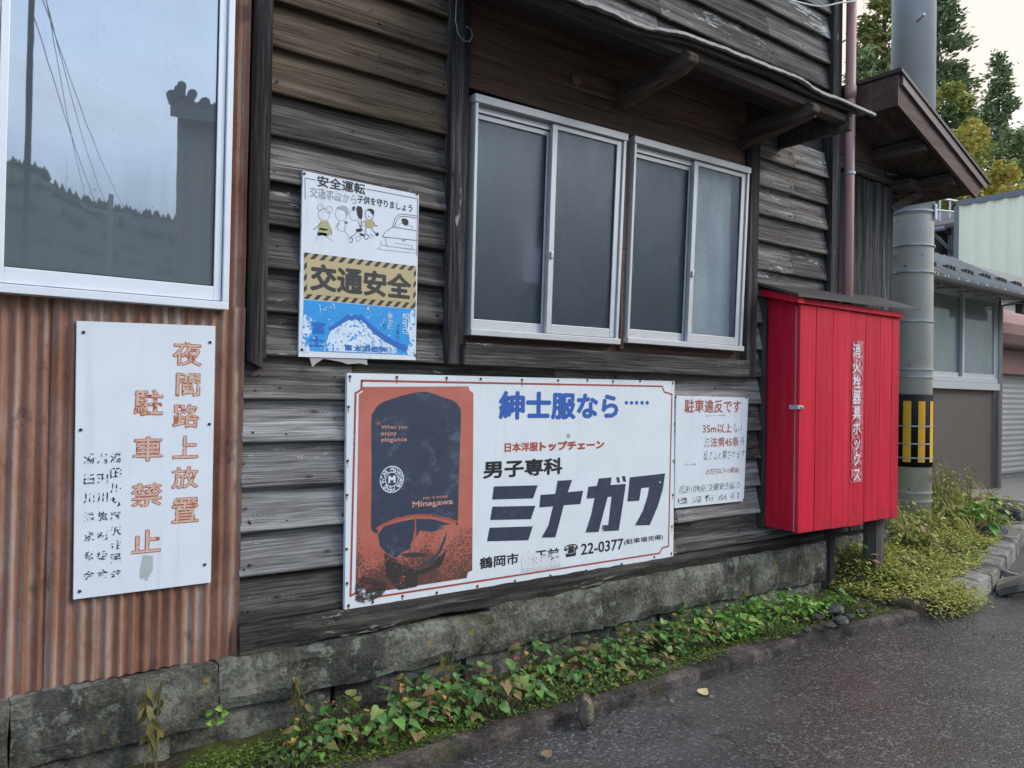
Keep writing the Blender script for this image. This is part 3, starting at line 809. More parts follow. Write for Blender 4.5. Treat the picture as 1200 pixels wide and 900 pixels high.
def lerpq(Q, u, v):
    return Q[3].lerp(Q[2], u).lerp(Q[0].lerp(Q[1], u), v)
def window(Q, mullion, side):
    """Q = tl, tr, br, bl corners in the wall plane; a fixed frame with two sliding sashes"""
    fr = MB().build
    def piece(m, u0, u1, v0, v1, y0, y1):
        P = [lerpq(Q, u0, v0), lerpq(Q, u1, v0), lerpq(Q, u1, v1), lerpq(Q, u0, v1)]
        m.hexa([(p.x, y0, p.z) for p in P], [(p.x, y1, p.z) for p in P])
    f = MB()
    piece(f, -.006, 1.006, .966, 1.0, -.04, .04)
    piece(f, 0, .017, .022, .966, -.034, .04); piece(f, .980, 1, .022, .966, -.034, .04)
    piece(f, -.006, 1.006, -.004, .022, -.046, .04)
    win = f.build('window', M['alu'], house, bevel=.002)
    WORLD[win.name] = WORLD[house.name]
    def sash(u0, u1, v0, v1, y0, y1, st, extra=None):
        s = MB()
        piece(s, u0, u0 + st[0], v0, v1, y0, y1); piece(s, u1 - st[1], u1, v0, v1, y0, y1)
        piece(s, u0 + st[0], u1 - st[1], v1 - .022, v1, y0 + .001, y1); piece(s, u0 + st[0], u1 - st[1], v0, v0 + .042, y0 + .001, y1)
        s.build('sash', M['alu'], win, bevel=.002)
        g = MB(); piece(g, u0 + st[0] - .004, u1 - st[1] + .004, v0 + .038, v1 - .018, y0 + .010, y0 + .014)
        g.build('pane', M['frosted'], win)
        k = MB()
        for a, b, c, d in ((u0 + st[0], u0 + st[0] + .005, v0 + .042, v1 - .022), (u1 - st[1] - .005, u1 - st[1], v0 + .042, v1 - .022)):
            piece(k, a, b, c, d, y0 + .004, y0 + .010)
        k.build('gasket', M['gasket'], win)
    sash(.019, mullion + .018, .026, .935, .006, .03, (.022, .042))
    sash(mullion - .014, .976, .026, .963, -.024, -.002, (.034, .036))
    r = MB(); piece(r, .019, mullion - .016, .937, .964, -.005, .03); r.build('rail', M['steel'], win)
    h = MB(); piece(h, mullion - .008, mullion + .012, .36, .39, -.036, -.026); h.build('handle', M['steel'], win, bevel=.003)
    return win
QA = [W(553, 112), W(729.5, 159), W(719, 403), W(546.5, 392)]
QB = [W(739, 161), W(873.5, 198), W(864, 411), W(729.5, 401)]
window(QA, .497, 0)
window(QB, .515, 1)
# awning over the windows
AX0, AX1 = 1.86, 4.64
def aw_edge(x): return (-.50 - .01 * math.sin(x * 4), 3.000 + .085 * sst((x - 2) / 1.4) + .006 * math.sin(x * 9))
m = MB(); n = 60; vs = []
for i in range(n + 1):
    x = AX0 + (4.50 - AX0) * i / n; y, z = aw_edge(x)
    vs += [(x, .02, 3.20), (x, y + .02, z - .005), (x, y + .02, z - .03), (x, .02, 3.175)]
m.add(vs, [(i * 4 + q, (i + 1) * 4 + q, (i + 1) * 4 + (q + 1) % 4, i * 4 + (q + 1) % 4) for i in range(n) for q in range(4)] + [(0, 1, 2, 3), tuple(n * 4 + q for q in range(4))])
aw = m.build('awning', M['soffit'], house); WORLD[aw.name] = WORLD[house.name]
m = MB(); n = 110; vs = []
for i in range(n + 1):
    x = AX0 + (AX1 + .0 - AX0) * i / n; y, z = aw_edge(x)
    c = .010 * mnoise.noise(Vector((x * 3, 0, 0))) + .004 * mnoise.noise(Vector((x * 17, 3, 0)))
    c2 = .012 * mnoise.noise(Vector((x * 4, 9, 0)))
    vs += [(x, .03, 3.225), (x, y * .6, z + .075 + c2), (x, y + .03, z + .022 + c), (x, y - .012 + c2, z + .004 + c), (x, y - .015 + c2, z - .012 + c * 1.4), (x, y - .004, z - .018 + c)]
m.add(vs, [(i * 6 + q, (i + 1) * 6 + q, (i + 1) * 6 + q + 1, i * 6 + q + 1) for i in range(n) for q in range(5)])
m.build('metal_edge', M['tin'], aw, smooth=False)
for x in (3.0, 4.05):
    b = MB()
    prof = [(.04, 2.86), (-.10, 2.885), (-.42, 2.935), (-.485, 2.965), (-.49, 3.0), (-.46, 3.025), (.04, 3.0)]
    b.add([(x - .035, p[0], p[1]) for p in prof] + [(x + .035, p[0], p[1]) for p in prof],
          [tuple(range(7)), tuple(range(13, 6, -1))] + [(i, i + 7, (i + 1) % 7 + 7, (i + 1) % 7) for i in range(7)])
    b.build('bracket', M['bracket'], aw, bevel=.008)
m = MB(); m.box(1.88, 4.45, -.44, -.375, 3.005, 3.055); m.build('joist', M['soffit'], aw, bevel=.006)
m = MB(); m.box(4.44, 4.47, -.46, .03, 2.955, 3.09); m.build('end_board', M['soffit'], aw)
# drainpipe
pp = MB(); pp.tube([(5.15, -.055, 1.2), (5.152, -.055, 2.5), (5.156, -.055, 4.95)], .034, 16)
dp = pp.build('drainpipe', M['pipe'], house, smooth=True); WORLD[dp.name] = WORLD[house.name]
for z in (3.42, 4.12): MB().tube([(5.155, -.055, z), (5.155, -.055, z + .09)], .039, 16).build('coupling', M['pipe'], dp, smooth=True)
for z in (2.9, 4.22): MB().tube([(5.155, -.055, z), (5.155, -.055, z + .018)], .04, 16).bar((5.155, -.02, z + .009), (5.155, .0, z + .009), .02, .015).build('pipe_clip', M['steel'], dp)
# lean-to on the far side
lean = MB()
yo = -.332
P1, P2 = (5.29, 3.535), (6.60, 3.035)
sl_ = (P2[1] - P1[1]) / (P2[0] - P1[0])
lean.hexa([(5.25, yo - .03, P1[1] + .015), (6.64, yo - .03, P2[1] + .0), (6.64, yo - .03, P2[1] + .02), (5.25, yo - .03, P1[1] + .04)],
          [(5.25, 3, P1[1] + .015), (6.64, 3, P2[1] + .0), (6.64, 3, P2[1] + .02), (5.25, 3, P1[1] + .04)])
lr = lean.build('lean_to_roof', plain('dark_roof_sheet', (.06, .045, .043), .55), house); WORLD[lr.name] = WORLD[house.name]
m = MB(); m.hexa([(5.29, yo, 3.325), (6.47, yo, 2.905), (6.59, yo, 3.02), (5.29, yo, 3.53)], [(5.29, yo + .025, 3.325), (6.47, yo + .025, 2.905), (6.59, yo + .025, 3.02), (5.29, yo + .025, 3.53)])
m.build('bargeboard', M['fascia'], lr)
m = MB(); m.hexa([(5.29, yo - .02, 3.47), (6.6, yo - .02, 2.985), (6.61, yo - .02, 3.03), (5.29, yo - .02, 3.54)], [(5.29, yo - .003, 3.47), (6.6, yo - .003, 2.985), (6.61, yo - .003, 3.03), (5.29, yo - .003, 3.54)])
m.build('bargeboard_trim', plain('purplish_brown_paint', (.13, .085, .085), .5, var=.2), lr)
m = MB(); m.box(5.262, 5.287, yo, .06, 3.33, 3.538); m.build('ridge_fascia', M['fascia'], lr)
m = MB(); m.hexa([(5.3, yo + .03, 3.40), (6.52, yo + .03, 2.95), (6.52, yo + .03, 2.97), (5.3, yo + .03, 3.42)], [(5.3, 2.9, 3.40), (6.52, 2.9, 2.95), (6.52, 2.9, 2.97), (5.3, 2.9, 3.42)])
m.build('soffit', M['soffit'], lr)
for x in (5.75, 6.2):
    z = 3.40 + (x - 5.3) * sl_ * .97
    b = MB(); b.box(x - .03, x + .03, yo + .04, 1.5, z - .10, z - .012); b.build('rafter', M['bracket'], lr, bevel=.004)
m = MB(); m.bar((6.02, .1, 2.82), (6.28, -.05, 2.99), .05, .06); m.build('brace', M['bracket'], lr)
m = MB(); m.box(6.0, 6.3, -.06, .1, 2.96, 3.03); m.build('beam_end', M['bracket'], lr)
m = MB(); m.box(5.2, 6.09, .075, .13, 3.0, 3.10); hp(m, 'lintel', M['siding'], bevel=.006)
m = MB(); m.box(5.2, 6.05, .10, .2, 3.1, 3.4); hp(m, 'gable_infill', M['header'])
m = MB(); x = 5.2
while x < 6.05:
    w = rnd.uniform(.12, .16); y = .095 + rnd.uniform(-.004, .004)
    m.box(x, min(x + w - .006, 6.085), y, y + .025, .4, 2.998 + rnd.uniform(-.02, 0)); x += w
hp(m, 'plank_wall', M['plank'], bevel=.003)
m = MB(); m.box(5.2, 6.06, .13, .17, .35, 3.0); m.box(6.06, 6.085, .13, 3.0, .3, 2.9); hp(m, 'lean_to_core', M['dark'])
# foundation
def block(x0, x1, y0, y1, z0, z1, amp=.012, seed=0, sl=0.0):
    m = MB(); nx = max(3, int((x1 - x0) / .045)); nz = max(3, int((z1 - z0) / .045)); vs = []
    def P(u, v):
        x = x0 + (x1 - x0) * u; z = z0 + (z1 - z0) * v
        e = min(u * (x1 - x0), (1 - u) * (x1 - x0), v * (z1 - z0), (1 - v) * (z1 - z0))
        r = .014 * max(0, 1 - e / .025) ** 2
        d = amp * (mnoise.noise(Vector((x * 6, z * 6, seed))) + .6 * mnoise.noise(Vector((x * 17, z * 17, seed))) + .3 * mnoise.noise(Vector((x * 41, z * 41, seed))))
        q = .8 * amp * mnoise.noise(Vector((x * 8, z * 8, seed + 31)))
        return (x + q, y0 + r + d, z + q + sl * (x - x0))
    for i in range(nx + 1):
        for j in range(nz + 1): vs.append(P(i / nx, j / nz))
    k = nz + 1
    fs = [(i * k + j, (i + 1) * k + j, (i + 1) * k + j + 1, i * k + j + 1) for i in range(nx) for j in range(nz)]
    n0 = len(vs)
    ring = [i * k for i in range(nx + 1)] + [nx * k + j for j in range(1, k)] + [i * k + nz for i in range(nx - 1, -1, -1)] + [j for j in range(nz - 1, 0, -1)]
    back = [(vs[q][0], y1, vs[q][2]) for q in ring]
    vs += back; L = len(ring)
    fs += [(ring[i], ring[(i + 1) % L], n0 + (i + 1) % L, n0 + i) for i in range(L)]
    fs.append(tuple(n0 + i for i in range(L)))
    m.add(vs, fs)
    return m
for k, (a, b, y, z0, z1) in enumerate(((.955, 2.18, -.045, .165, .352), (2.182, 2.89, -.04, .16, .37), (2.892, 3.91, -.043, .16, .385), (3.912, 4.63, -.039, .15, .395), (4.632, 4.98, -.035, .14, .40))):
    block(a, b, y, .16, z0, z1, .018, k * 5).build('foundation_stone', M['stone'], house)
for k, (a, b, y) in enumerate(((.80, 1.42, -.005), (1.435, 2.05, -.0), (2.07, 2.7, -.015), (2.72, 3.35, .0), (3.37, 4.1, -.01), (4.12, 4.97, -.005))):
    block(a, b, y, .16, -.1, .168, .014, 50 + k * 5).build('foundation_stone', M['stone'], house)
block(5.0, 5.3, .05, .3, -.1, .3, .02, 91).build('foundation_stone', M['stone'], house)
block(5.3, 6.1, .1, .3, -.1, .36, .02, 92).build('foundation_stone', M['stone'], house)

# ------------------------------------------------------------------ rusty corrugated building at the left
shed = thing('corrugated_building', 'rust brown corrugated iron building with a big dusty window', 'building', (-.4, 1.5, 0))
def corr(x0, x1, z0, z1, y, amp=.0068, pit=.041, wob=.006):
    m = MB(); n = int((x1 - x0) / pit * 8); nz = max(2, int((z1 - z0) / .06)); vs = []
    for i in range(n + 1):
        x = x0 + (x1 - x0) * i / n
        for j in range(nz + 1):
            v = j / nz
            z = z0 + (z1 - z0) * v
            d = wob * mnoise.noise(Vector((x * 3, z * 3, y * 50))) + .0018 * mnoise.noise(Vector((x * 15, z * 12, 4)))
            s = math.sin(2 * math.pi * x / pit)
            zz = z + (.008 * mnoise.noise(Vector((x * 7, 0, 2))) if j == 0 else 0)
            vs.append((x, y - amp * s + d, zz))
    k = nz + 1
    m.add(vs, [(i * k + j, (i + 1) * k + j, (i + 1) * k + j + 1, i * k + j + 1) for i in range(n) for j in range(nz)])
    return m
corr(.40, 1.034, .352, 1.66, .016).build('cladding_sheet', M['rust'], shed, smooth=True)
corr(-1.6, .415, .345, 1.66, .024).build('cladding_sheet', M['rust'], shed, smooth=True)
corr(.94, 1.034, 1.62, 4.6, .028).build('cladding_sheet', M['rust'], shed, smooth=True)
corr(-1.6, .22, 1.62, 4.6, .028).build('cladding_sheet', M['rust'], shed, smooth=True)
corr(.2, .96, 3.0, 4.6, .028).build('cladding_sheet', M['rust'], shed, smooth=True)
m = MB(); m.box(-1.6, 1.03, .05, .16, .3, 1.62); m.box(-1.6, .22, .05, .16, 1.62, 4.7); m.box(.95, 1.03, .05, .16, 1.62, 4.7); m.box(.22, .95, .05, .16, 3.0, 4.7)
m.box(-1.6, -1.5, .16, 5, .3, 4.7); m.box(-1.5, .93, 4.9, 5, .3, 4.7)
m.build('wall_core', M['dark'], shed)
m = MB(); m.hexa([(-1.9, -.3, 4.7), (1.03, -.3, 4.7), (1.03, -.3, 4.8), (-1.9, -.3, 4.8)], [(-1.9, 5.2, 5.6), (1.03, 5.2, 5.6), (1.03, 5.2, 5.7), (-1.9, 5.2, 5.7)])
m.build('roof', M['roof_sheet'], shed)
f = MB()
ZB, XR, XL = 1.642, .957, .205
f.box(XL, XR, -.035, .05, ZB, ZB + .028); f.box(XR - .022, XR, -.034, .05, ZB + .028, 3.0); f.box(XL, XL + .022, -.034, .05, ZB + .028, 3.0); f.box(XL, XR, -.034, .05, 3.0, 3.04)
lw = f.build('window', M['alu_white'], shed, bevel=.002); WORLD[lw.name] = WORLD[shed.name]
f = MB()
f.box(XL + .026, XL + .05, -.022, .0, ZB + .032, 2.98); f.box(XR - .052, XR - .026, -.022, .0, ZB + .032, 2.98); f.box(XL + .05, XR - .052, -.021, .0, ZB + .032, ZB + .083); f.box(XL + .05, XR - .052, -.021, .0, 2.95, 2.98)
f.build('sash', M['alu_white'], lw, bevel=.002)
f = MB(); f.box(XL + .03, XR - .03, -.012, -.006, ZB + .07, 2.96)
wp = f.build('pane', M['mirror_glass'], lw)
for v in wp.data.vertices: v.co += WORLD[shed.name] - Vector((.2, 0, 1.7))
wp.location = Vector((.2, 0, 1.7)) - WORLD[shed.name]
f = MB(); f.box(XR - .056, XR - .052, -.016, -.010, ZB + .083, 2.95); f.box(XL + .05, XR - .056, -.016, -.0125, ZB + .083, ZB + .087); f.build('gasket', M['gasket'], lw)
for k, (a, b, y, z0, z1) in enumerate(((-.6, .30, -.05, .12, .345), (.304, .95, -.05, .13, .35))):
    block(a, b, y, .16, z0, z1, .014, 120 + k * 5, .0).build('foundation_stone', M['stone'], shed)
for k, (a, b, y) in enumerate(((-.6, .12, -.03), (.13, .79, -.03))):
    block(a, b, y, .16, -.1, .122, .016, 140 + k * 5).build('foundation_stone', M['stone'], shed)

# ------------------------------------------------------------------ signs
def sign_panel(name, label, px, y0, y1, mat, nails_px=(), panel_name='panel'):
    P = [W(*p, y0) for p in px]
    c = Vector((sum(p.x for p in P) / 4, y1, min(p.z for p in P)))
    t = thing(name, label, 'sign', c)
    m = MB()
    n = len(P)
    # a thin sheet with a slightly wavy face
    N = 14; vs = []
    for i in range(N + 1):
        for j in range(N + 1):
            q = lerpq(P, i / N, j / N)
            vs.append((q.x, y0, q.z))
    for i in range(N + 1):
        for j in range(N + 1):
            q = lerpq(P, i / N, j / N)
            vs.append((q.x, y1, q.z))
    k = N + 1; o = k * k
    fs = [(i * k + j, (i + 1) * k + j, (i + 1) * k + j + 1, i * k + j + 1) for i in range(N) for j in range(N)]
    fs += [(o + i * k + j, o + i * k + j + 1, o + (i + 1) * k + j + 1, o + (i + 1) * k + j) for i in range(N) for j in range(N)]
    for i in range(N):
        for a, b in ((i * k, (i + 1) * k), (i * k + N, (i + 1) * k + N), (i, i + 1), (N * k + i, N * k + i + 1)): fs.append((a, b, o + b, o + a))
    m.add(vs, fs)
    m.build(panel_name, mat, t)
    if nails_px:
        m = MB()
        for p in nails_px:
            q = W(*p, y0); m.tube([(q.x, y0 - .003, q.z), (q.x, y0 + .001, q.z)], .0055, 9)
        m.build('nail_heads', M['nail'], t)
    return t
# --- no-parking board on the rusty wall
Z5 = lambda x, y: (x / 2.369, 340 + y / 2.369)
yL = -.004
t = sign_panel('parking_ban_sign', 'tall white sign with rubbed orange brush writing on the rusty corrugated wall',
               [(90, 376), (252.5, 382), (247, 682.5), (86, 702.5)], yL, .008, M['sign'], [Z5(232, 117), Z5(224, 388), Z5(221, 836), Z5(583, 145), Z5(581, 372), Z5(568, 762)])
cols = [('夜', 478, 562, 140, 212), ('間', 487, 557, 228, 298), ('路', 478, 555, 312, 386), ('上', 478, 552, 400, 472), ('放', 475, 552, 484, 556), ('置', 475, 553, 570, 652),
        ('駐', 370, 456, 273, 352), ('車', 368, 454, 402, 480), ('禁', 362, 452, 528, 607), ('止', 362, 448, 658, 737)]
a, b = MB(), MB()
for ch, x0, x1, y0, y1 in cols:
    ll, ur = Z5(x0, y1 - 3), Z5(x1, y0 + 3)
    text_fit(a, ch, ll, ur, yL - .001, .032)
    text_fit(b, ch, Z5(x0 + 2.5, y1 - 5), Z5(x1 - 2.5, y0 + 5), yL - .0016, .004)
a.build('lettering', M['ink_orange_edge'], t); b.build('lettering', M['ink_orange_fill'], t)
a = MB()
for s, px, rows in (('湯田川、藤沢住民会', 321, [465, 508, 550, 588, 628, 668, 708, 745, 785]), ('湯田川旅館組合', 284, [468, 524, 576, 628, 682, 736, 788]), ('湯田川温泉音会', 247, [468, 526, 578, 630, 684, 738, 792])):
    for ch, y in zip(s, rows):
        text_fit(a, ch, Z5(px - 15, y + 14), Z5(px + 16, y - 15), yL - .001, .012)
a.build('lettering', M['ink_black_worn'], t)
sm = MB(); flat_poly(sm, [(W(*Z5(x, y), yL).x, W(*Z5(x, y), yL).z) for x, y in ((398, 735), (425, 738), (424, 775), (408, 806), (388, 800), (390, 765))], yL - .0008)
sm.build('smudge', paint('green_grey_smudge', (.42, .47, .45), .3, 60), t)

# --- traffic-safety sign
Z7 = lambda x, y: (340 + x / 6.925, 190 + y / 6.925)
Z8 = lambda x, y: (340 + x / 6.43, 290 + y / 6.43)
yS = -.004
def wp2(z, pts, y): return [(W(*z(*p), y).x, W(*z(*p), y).z) for p in pts]
t = sign_panel('traffic_safety_sign', 'white and blue traffic safety sign with a yellow striped panel and faded cartoon children',
               [(355, 200), (491, 228), (487, 422), (350, 418)], yS, .008, M['sign'], [Z7(115, 93), Z7(1028, 260), Z8(88, 770), Z8(945, 812)])
a = MB(); text_fit(a, '安全運転', Z7(220, 195), Z7(612, 178), yS - .001, .018)
text_fit(a, '子供を守りましょう', Z7(545, 328), Z7(992, 345), yS - .001, .016); a.build('lettering', M['ink_black'], t)
a = MB(); text_fit(a, '交通事故から', Z7(160, 280), Z7(540, 265), yS - .001, .004); a.build('lettering', M['ink_black_faint'], t)
a = MB(); stroke_faces(a, wp2(Z7, [(205, 145), (120, 128), (122, 300)], yS), .0022, yS - .001); stroke_faces(a, wp2(Z7, [(620, 218), (1034, 297), (1028, 760)], yS), .0022, yS - .001); a.build('frame_line', M['ink_line'], t)
# children: outline drawing
ln, gy, fil, ol = MB(), MB(), MB(), MB()
def S7(mb, pts, w=.0022, closed=False, sm=True, dy=.001):
    P = wp2(Z7, pts, yS)
    if sm and len(P) > 2: P = smooth_pts(P, 5, closed)
    stroke_faces(mb, P, w, yS - dy, closed)
def F7(mb, pts, dy=.0012):
    flat_poly(mb, smooth_pts(wp2(Z7, pts, yS), 4, True), yS - dy)
def circ(cx, cy, rx, ry, n=10): return [(cx + rx * math.cos(2 * math.pi * k / n), cy + ry * math.sin(2 * math.pi * k / n)) for k in range(n)]
# child 1 (faded head)
S7(gy, circ(275, 425, 45, 50), .002, True); S7(gy, circ(245, 368, 22, 24), .002, True); S7(gy, circ(312, 385, 30, 26), .002, True)
F7(ol, [(255, 480), (310, 485), (325, 590), (230, 575)]); S7(ln, [(255, 480), (225, 520), (185, 548)]); S7(ln, [(310, 488), (335, 560), (335, 595)])
F7(fil, [(240, 535), (300, 545), (298, 555), (240, 548)]); F7(fil, [(228, 570), (295, 580), (292, 600), (262, 592), (235, 598), (222, 590)]); S7(gy, [(225, 600), (205, 640)]); S7(gy, [(290, 600), (345, 640)])
# child 2 (faded)
S7(gy, circ(415, 420, 48, 55), .002, True); F7(gy, [(375, 370), (430, 352), (470, 378), (472, 425), (455, 430), (440, 395)]); S7(gy, [(400, 490), (385, 545), (440, 555), (445, 490)]); S7(ln, [(395, 488), (370, 528)]); S7(gy, [(440, 560), (500, 620)])
F7(fil, [(440, 480), (465, 485), (462, 500), (450, 495)])
# child 3
S7(gy, circ(520, 425, 38, 48), .002, True); F7(fil, [(540, 362), (575, 362), (588, 400), (580, 460), (556, 450), (542, 410)]); F7(fil, [(505, 365), (525, 360), (518, 395), (508, 392)])
S7(ln, [(550, 470), (570, 540), (555, 560), (495, 610)]); F7(fil, [(535, 545), (580, 540), (575, 565), (540, 562)]); S7(ln, circ(492, 630, 14, 22), .0024, True); S7(ln, [(580, 470), (575, 530), (600, 560)])
# child 4
S7(ln, circ(642, 425, 34, 45), .0024, True); F7(fil, [(625, 385), (655, 378), (680, 395), (676, 430), (660, 415), (650, 400)]); F7(ol, [(615, 472), (670, 468), (678, 528), (612, 528)])
S7(ln, [(615, 475), (580, 495), (588, 520)]); S7(ln, [(672, 475), (690, 512), (712, 518)], .003); S7(ln, [(615, 530), (608, 575), (580, 590)]); S7(ln, [(655, 530), (675, 560), (700, 580)])
F7(fil, [(690, 585), (712, 570), (718, 590), (705, 602)]); F7(fil, [(566, 575), (600, 590), (596, 602), (570, 595)]); S7(ln, circ(618, 605, 16, 22), .0024, True); S7(gy, circ(552, 620, 18, 20), .002, True); S7(gy, circ(660, 600, 14, 15), .002, True)
S7(ln, [(632, 430), (638, 445), (650, 440)], .0016)
# car
S7(ln, [(1034, 438), (930, 424), (875, 430), (845, 470), (830, 525), (775, 565), (748, 605)]); S7(ln, [(1030, 455), (930, 440), (885, 448), (862, 480), (848, 525)])
S7(ln, [(830, 525), (1030, 558)], sm=False); S7(ln, [(748, 605), (1030, 636)], sm=False); S7(gy, [(748, 605), (775, 615), (782, 680), (1000, 705)], sm=False); S7(gy, [(745, 670), (725, 690), (735, 708), (1025, 740)]); S7(gy, [(735, 640), (742, 672), (1025, 715)], sm=False)
F7(fil, [(905, 460), (945, 462), (960, 490), (945, 515), (915, 500)]); S7(gy, [(880, 520), (905, 495), (985, 520), (990, 540)]); S7(gy, [(848, 655), (990, 678), (992, 705)], sm=False)
S7(ln, circ(922, 632, 12, 8), .0022, True)
ln.build('drawing', M['ink_line'], t); gy.build('drawing', M['ink_grey'], t); fil.build('drawing', M['ink_black'], t); ol.build('drawing', M['ink_olive'], t)
# striped panel
def F8(mb, pts, dy, sm=False, n=4):
    P = wp2(Z8, pts, yS)
    if sm: P = smooth_pts(P, n, True)
    flat_poly(mb, P, yS - dy)
QH = [W(*Z8(*p), yS) for p in ((105, 37), (950, 142), (944, 462), (103, 385))]
a = MB(); F8(a, [(105, 37), (950, 142), (944, 462), (103, 385)], .001); a.build('striped_border', M['ink_beige'], t)
a = MB()
def clip(poly, fn):
    o = []
    for i in range(len(poly)):
        p, q = poly[i], poly[(i + 1) % len(poly)]; fp, fq = fn(p), fn(q)
        if fp >= 0: o.append(p)
        if fp * fq < 0: o.append((p[0] + (q[0] - p[0]) * fp / (fp - fq), p[1] + (q[1] - p[1]) * fp / (fp - fq)))
    return o
wU, hV = (QH[1] - QH[0]).length, (QH[0] - QH[3]).length
k = -6
while k < 24:
    x = k * .040
    poly = [(x, 0), (x + .019, 0), (x + .019 + hV * .9, hV), (x + hV * .9, hV)]
    for fn in (lambda p: p[0], lambda p: wU - p[0]): poly = clip(poly, fn) if len(poly) > 2 else []
    if len(poly) > 2: flat_poly(a, [(lerpq(QH, p[0] / wU, p[1] / hV).x, lerpq(QH, p[0] / wU, p[1] / hV).z) for p in poly], yS - .0014)
    k += 1
a.build('stripes', M['ink_dark'], t)
a = MB(); F8(a, [(125, 85), (931, 178), (923, 418), (125, 350)], .0018); a.build('yellow_panel', M['ink_beige'], t)
a = MB(); text_fit(a, '交通安全', Z8(150, 322), Z8(915, 205), yS - .0022, .040); a.build('lettering', M['ink_dark'], t)
# blue mountain advertisement
a = MB(); F8(a, [(103, 392), (943, 466), (938, 812), (88, 778)], .001); a.build('blue_panel', M['ink_cyan'], t)
a = MB(); F8(a, [(300, 632), (440, 545), (490, 535), (540, 548), (700, 690), (800, 745), (800, 800), (250, 780)], .0014); F8(a, [(100, 520), (140, 545), (160, 640), (120, 700), (150, 776), (92, 772)], .0014, True); F8(a, [(905, 490), (935, 500), (935, 800), (880, 795), (900, 700), (885, 600)], .0013, True)
a.build('snow_white', paint('patchy_white_print', (.66, .75, .84), .44, 110), t)
a = MB(); F8(a, [(285, 605), (345, 570), (435, 503), (462, 520), (490, 503), (515, 518), (532, 503), (560, 530), (620, 590), (690, 645), (780, 700), (870, 738), (886, 762), (862, 784), (790, 752), (700, 700), (620, 638), (560, 568), (535, 547), (515, 557), (490, 537), (465, 555), (440, 543), (300, 632)], .0018); a.build('mountain_line', M['ink_mountain'], t)
a = MB(); text_fit(a, '富', Z8(165, 648), Z8(268, 560), yS - .0018, .03); text_fit(a, '士', Z8(148, 745), Z8(255, 668), yS - .0018, .04); text_fit(a, '富士酒造㈱', Z8(410, 776), Z8(735, 748), yS - .0022, .02); a.build('lettering', M['ink_mountain'], t)
a = MB(); 
for i, ch in enumerate('富士と'): text_fit(a, ch, Z8(735, 530 + i * 42), Z8(772, 496 + i * 42), yS - .0018, .01)
for i, ch in enumerate('松引さ'): text_fit(a, ch, Z8(845, 540 + i * 55), Z8(898, 495 + i * 55), yS - .0018, .01)
a.build('lettering', M['ink_white'], t)
a = MB()
for i, ch in enumerate('であり'): text_fit(a, ch, Z8(800, 615 + i * 40), Z8(825, 582 + i * 40), yS - .0018, 0)
text_fit(a, 'り', Z8(702, 622), Z8(720, 575), yS - .0018, 0)
a.build('lettering', M['ink_navy'], t)
# torn paper under it
m = MB(); P = [(470, 0), (0, 0)]
pts = wp2(Z8, [(140, 822), (300, 820), (420, 838), (575, 845), (580, 885), (520, 872), (430, 880), (380, 862), (250, 838), (200, 870), (165, 900)], .004)
for k in range(1): m.prism(pts, .0, .0035)
tag(m.build('torn_paper', M['paper'], loc=(W(395, 422).x, .004, W(395, 430).z)), 'torn scrap of paper stuck below the traffic safety sign', 'paper scrap')

# --- the big clothing-shop sign
Z6 = lambda x, y: (400 + x / 3, 430 + y / 3)
yB = -.012
nl = [Z6(*p) for p in ((30, 33), (195, 35), (370, 38), (490, 42), (635, 45), (762, 47), (865, 46), (955, 50), (1050, 50), (1165, 55), (25, 140), (22, 330), (20, 450), (18, 640), (20, 760), (25, 838), (110, 825), (215, 805), (335, 793), (478, 770), (610, 752), (735, 733), (860, 715), (985, 692), (1100, 668), (1160, 655), (1172, 200), (1168, 330), (1165, 450), (1162, 560))]
t = sign_panel('shop_sign', 'large white shop sign with a red panel of a man in a tall hat', [(407, 437), (790.5, 446.5), (789, 652.5), (404, 714.5)], yB, .006, sign_white('speckled_white_enamel', (.70, .74, .76), .75, (.2, .2, .19)), nl)
dm = MB(); gr = random.Random(5)
for p in nl:
    q = W(*p, yB); L_ = gr.uniform(.008, .035); w_ = gr.uniform(.003, .006)
    dm.add([(q.x - w_, yB - .0006, q.z), (q.x + w_, yB - .0006, q.z), (q.x + w_ * .5, yB - .0006, q.z - L_), (q.x - w_ * .6, yB - .0006, q.z - L_ * .9)], [(0, 1, 2, 3)])
dm.build('rust_runs', paint('rust_run_stain', (.34, .17, .09), .35, 130), t)
def F6(mb, pts, dy, sm=False, n=4):
    P = wp2(Z6, pts, yB)
    if sm: P = smooth_pts(P, n, True)
    flat_poly(mb, P, yB - dy)
def S6(mb, pts, w, dy=.001, closed=False, sm=False):
    P = wp2(Z6, pts, yB)
    if sm: P = smooth_pts(P, 5, closed)
    stroke_faces(mb, P, w, yB - dy, closed)
a = MB(); S6(a, [(72, 48), (1128, 68), (1135, 88), (1162, 96), (1150, 630), (1128, 636), (1118, 655), (80, 815), (62, 812), (58, 790), (32, 805), (50, 92), (70, 80)], .0085, closed=True); a.build('border_line', M['ink_frame'], t)
a = MB(); F6(a, [(72, 70), (446, 68), (450, 82), (464, 92), (460, 715), (445, 722), (440, 742), (88, 796), (82, 778), (50, 782), (62, 95), (76, 88)], .001); a.build('red_panel', M['poster_red'], t)
hat = [(105, 190), (112, 160), (135, 130), (190, 108), (250, 92), (300, 88), (350, 104), (395, 120), (414, 140), (420, 165), (416, 300), (412, 420), (409, 548), (402, 552), (392, 540), (330, 527), (255, 521), (190, 535), (135, 560), (126, 584), (108, 575), (104, 545), (106, 380)]
a = MB(); F6(a, hat, .0014, True); a.build('hat_picture', M['ink_hat'], t)
